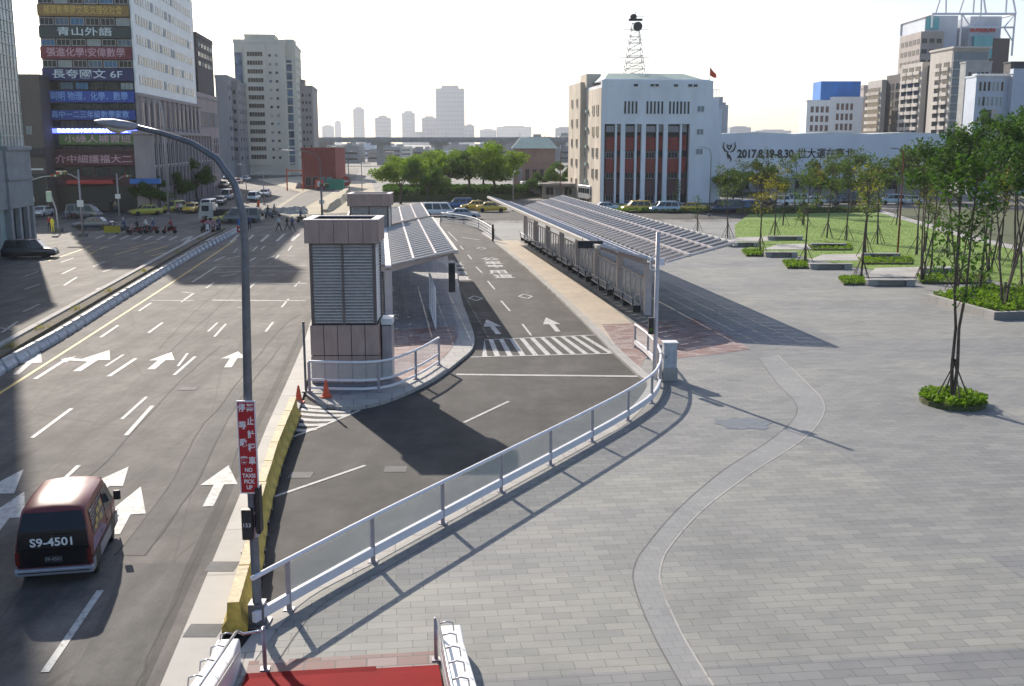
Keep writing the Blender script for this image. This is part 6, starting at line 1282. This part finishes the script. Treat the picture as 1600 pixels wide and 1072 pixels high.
def rider(slab,plab,x,y,head,pt,top,leg,hat):
    p=G(x,y,RZ); rz=ST+R(-head)
    if pt in SCP: dup(SCP[pt],p,rz,slab)
    else: SCP[pt]=scooter(slab,p,rz,pt)
    o=link('person',pm('ride',top,leg,hat),None,tuple(p)); o.rotation_euler=(0,0,rz); o.location=p+Vector((math.sin(rz)*.22,-math.cos(rz)*.22,0)); tag(o,plab,'person','scooter riders at the crossing')
for a in [('dark scooter ridden in front of the yellow floor sign','rider in dark blue next to the navy sedan',193,365,275,'car_navy','cl_blue','cl_jean','cl_white'),
 ('red scooter at the left of the middle group','rider in dark clothes at the left of the middle group',213,366,240,'car_red','cl_dark','cl_dark','cl_dark'),('black scooter in the centre of the middle group','rider in white with a dark helmet in the centre of the middle group',227,364,250,'car_black','cl_white','cl_dark','cl_dark'),('second red scooter at the right of the middle group','rider in blue at the right of the middle group',238,365,262,'car_red','cl_blue','cl_jean','cl_white'),
 ('dark red scooter riding alone right of the middle group','rider in dark red riding alone',266,365,275,'car_red','cl_red','cl_dark','cl_dark'),
 ('black scooter at the left end of the waiting group','rider in red at the left end of the waiting group',318,363,185,'car_black','cl_red','cl_dark','cl_dark'),('white scooter second in the waiting group','rider with a white helmet in the waiting group',326,364,180,'car_white','cl_pink','cl_dark','cl_white'),('red scooter third in the waiting group','rider in pink in the waiting group',334,364,178,'car_red','cl_pink','cl_jean','cl_white'),('navy scooter at the right end of the waiting group','rider in dark blue at the right end of the waiting group',342,362,185,'car_navy','cl_blue','cl_dark','cl_dark'),
 ('black scooter turning right of the foreground lamp pole','rider in black turning right of the foreground lamp pole',404,338,120,'car_black','cl_dark','cl_dark','cl_dark'),('dark scooter beside the tan roadworks ground','rider in dark clothes beside the roadworks ground',420,341,130,'car_navy','cl_dark','cl_jean','cl_dark'),('grey scooter following near the roadworks','rider in tan following near the roadworks',430,339,120,'car_grey','cl_tan','cl_dark','cl_dark'),('black scooter nearest the vent tower','rider in dark blue nearest the vent tower',472,348,110,'car_black','cl_blue','cl_dark','cl_dark')]: rider(*a)
for i,(pose,top,leg,hat,x,y,head,lb) in enumerate([('walk','cl_white','cl_dark','hair',436,361,90,'person in white walking alone over the crossing'),('walk','cl_dark','cl_jean','hair',449,361,90,'person in black walking right over the crossing'),('walk','cl_blue','cl_dark','hair',457,361,90,'person in dark blue close behind the one in black'),('stand','cl_yellow','cl_yellow','cl_red',83,363,200,'man in a yellow vest standing on the sunlit corner'),('stand','cl_red','cl_dark','cl_dark',78,361,190,'person in dark red standing behind the yellow vest'),
   ('stand','cl_blue','cl_dark','hair',390,360,180,'person in blue standing right of the foreground lamp pole'),('walk','cl_dark','cl_dark','hair',174,331,180,'person in black near the shop arcade'),('stand','cl_tan','cl_jean','hair',181,332,180,'person in tan near the shop arcade'),('walk','cl_white','cl_dark','hair',283,335,180,'person walking left of the waiting yellow taxi'),('walk','cl_pink','cl_dark','hair',278,336,170,'person in pink near the yellow green taxi')]):
    o=link('person',pm(pose,top,leg,hat),None,tuple(G(x,y,RZ))); o.rotation_euler=(0,0,ST+R(-head)); tag(o,lb,'person','people on foot at the crossing')
for i in range(9):
    p=G(104+i*4.5,344-i*.9,RZ); dup(SCP['car_black'] if i%2 else SCP['car_navy'],p,R(60),'parked scooter in the dark row beside the arcade corner','scooters parked in a row beside the arcade')
p=G(176,367,RZ); t=thing('floor_sign','yellow green signboard standing on the crossing','sign',tuple(p)); MB().use('car_lime').box(-.9,.9,-.06,.06,.25,1.0).build('board',t); MB().use('post_grey').box(-.8,-.74,-.25,.25,0,.25).box(.74,.8,-.25,.25,0,.25).build('foot',t)
t=thing('median_sign','round blue sign over a red and white board at the median end','sign',tuple(G(378,368,RZ))); MB().use('post_grey').tube([(0,0,0),(0,0,1.4)],.06,6).build('post',t); MB().use('shop_blue').lathe([(.42,0),(.42,.06)],16,T3(0,-.06,1.5,0,R(90))).build('disc',t); MB().use('sign_red').box(-.5,.5,-.1,-.04,.35,1.0).use('sign_white').box(-.3,.3,-.13,-.1,.55,.8).build('board',t)
# ================================================================ HAZE
m=bpy.data.materials.new('haze'); m.use_nodes=True; nt=m.node_tree; nt.nodes.clear(); pv=nt.nodes.new('ShaderNodeVolumePrincipled'); ou=nt.nodes.new('ShaderNodeOutputMaterial')
pv.inputs['Color'].default_value=(.93,.96,1,1); pv.inputs['Density'].default_value=.00013; pv.inputs['Anisotropy'].default_value=.3; nt.links.new(pv.outputs[0],ou.inputs['Volume']); m.cycles.homogeneous_volume=True if hasattr(m,'cycles') and hasattr(m.cycles,'homogeneous_volume') else None
MATS['haze']=m
tag(MB().use('haze').box(-4100,4100,-80,6100,-2,330).build('haze'),'pale city haze',None,None,'stuff')
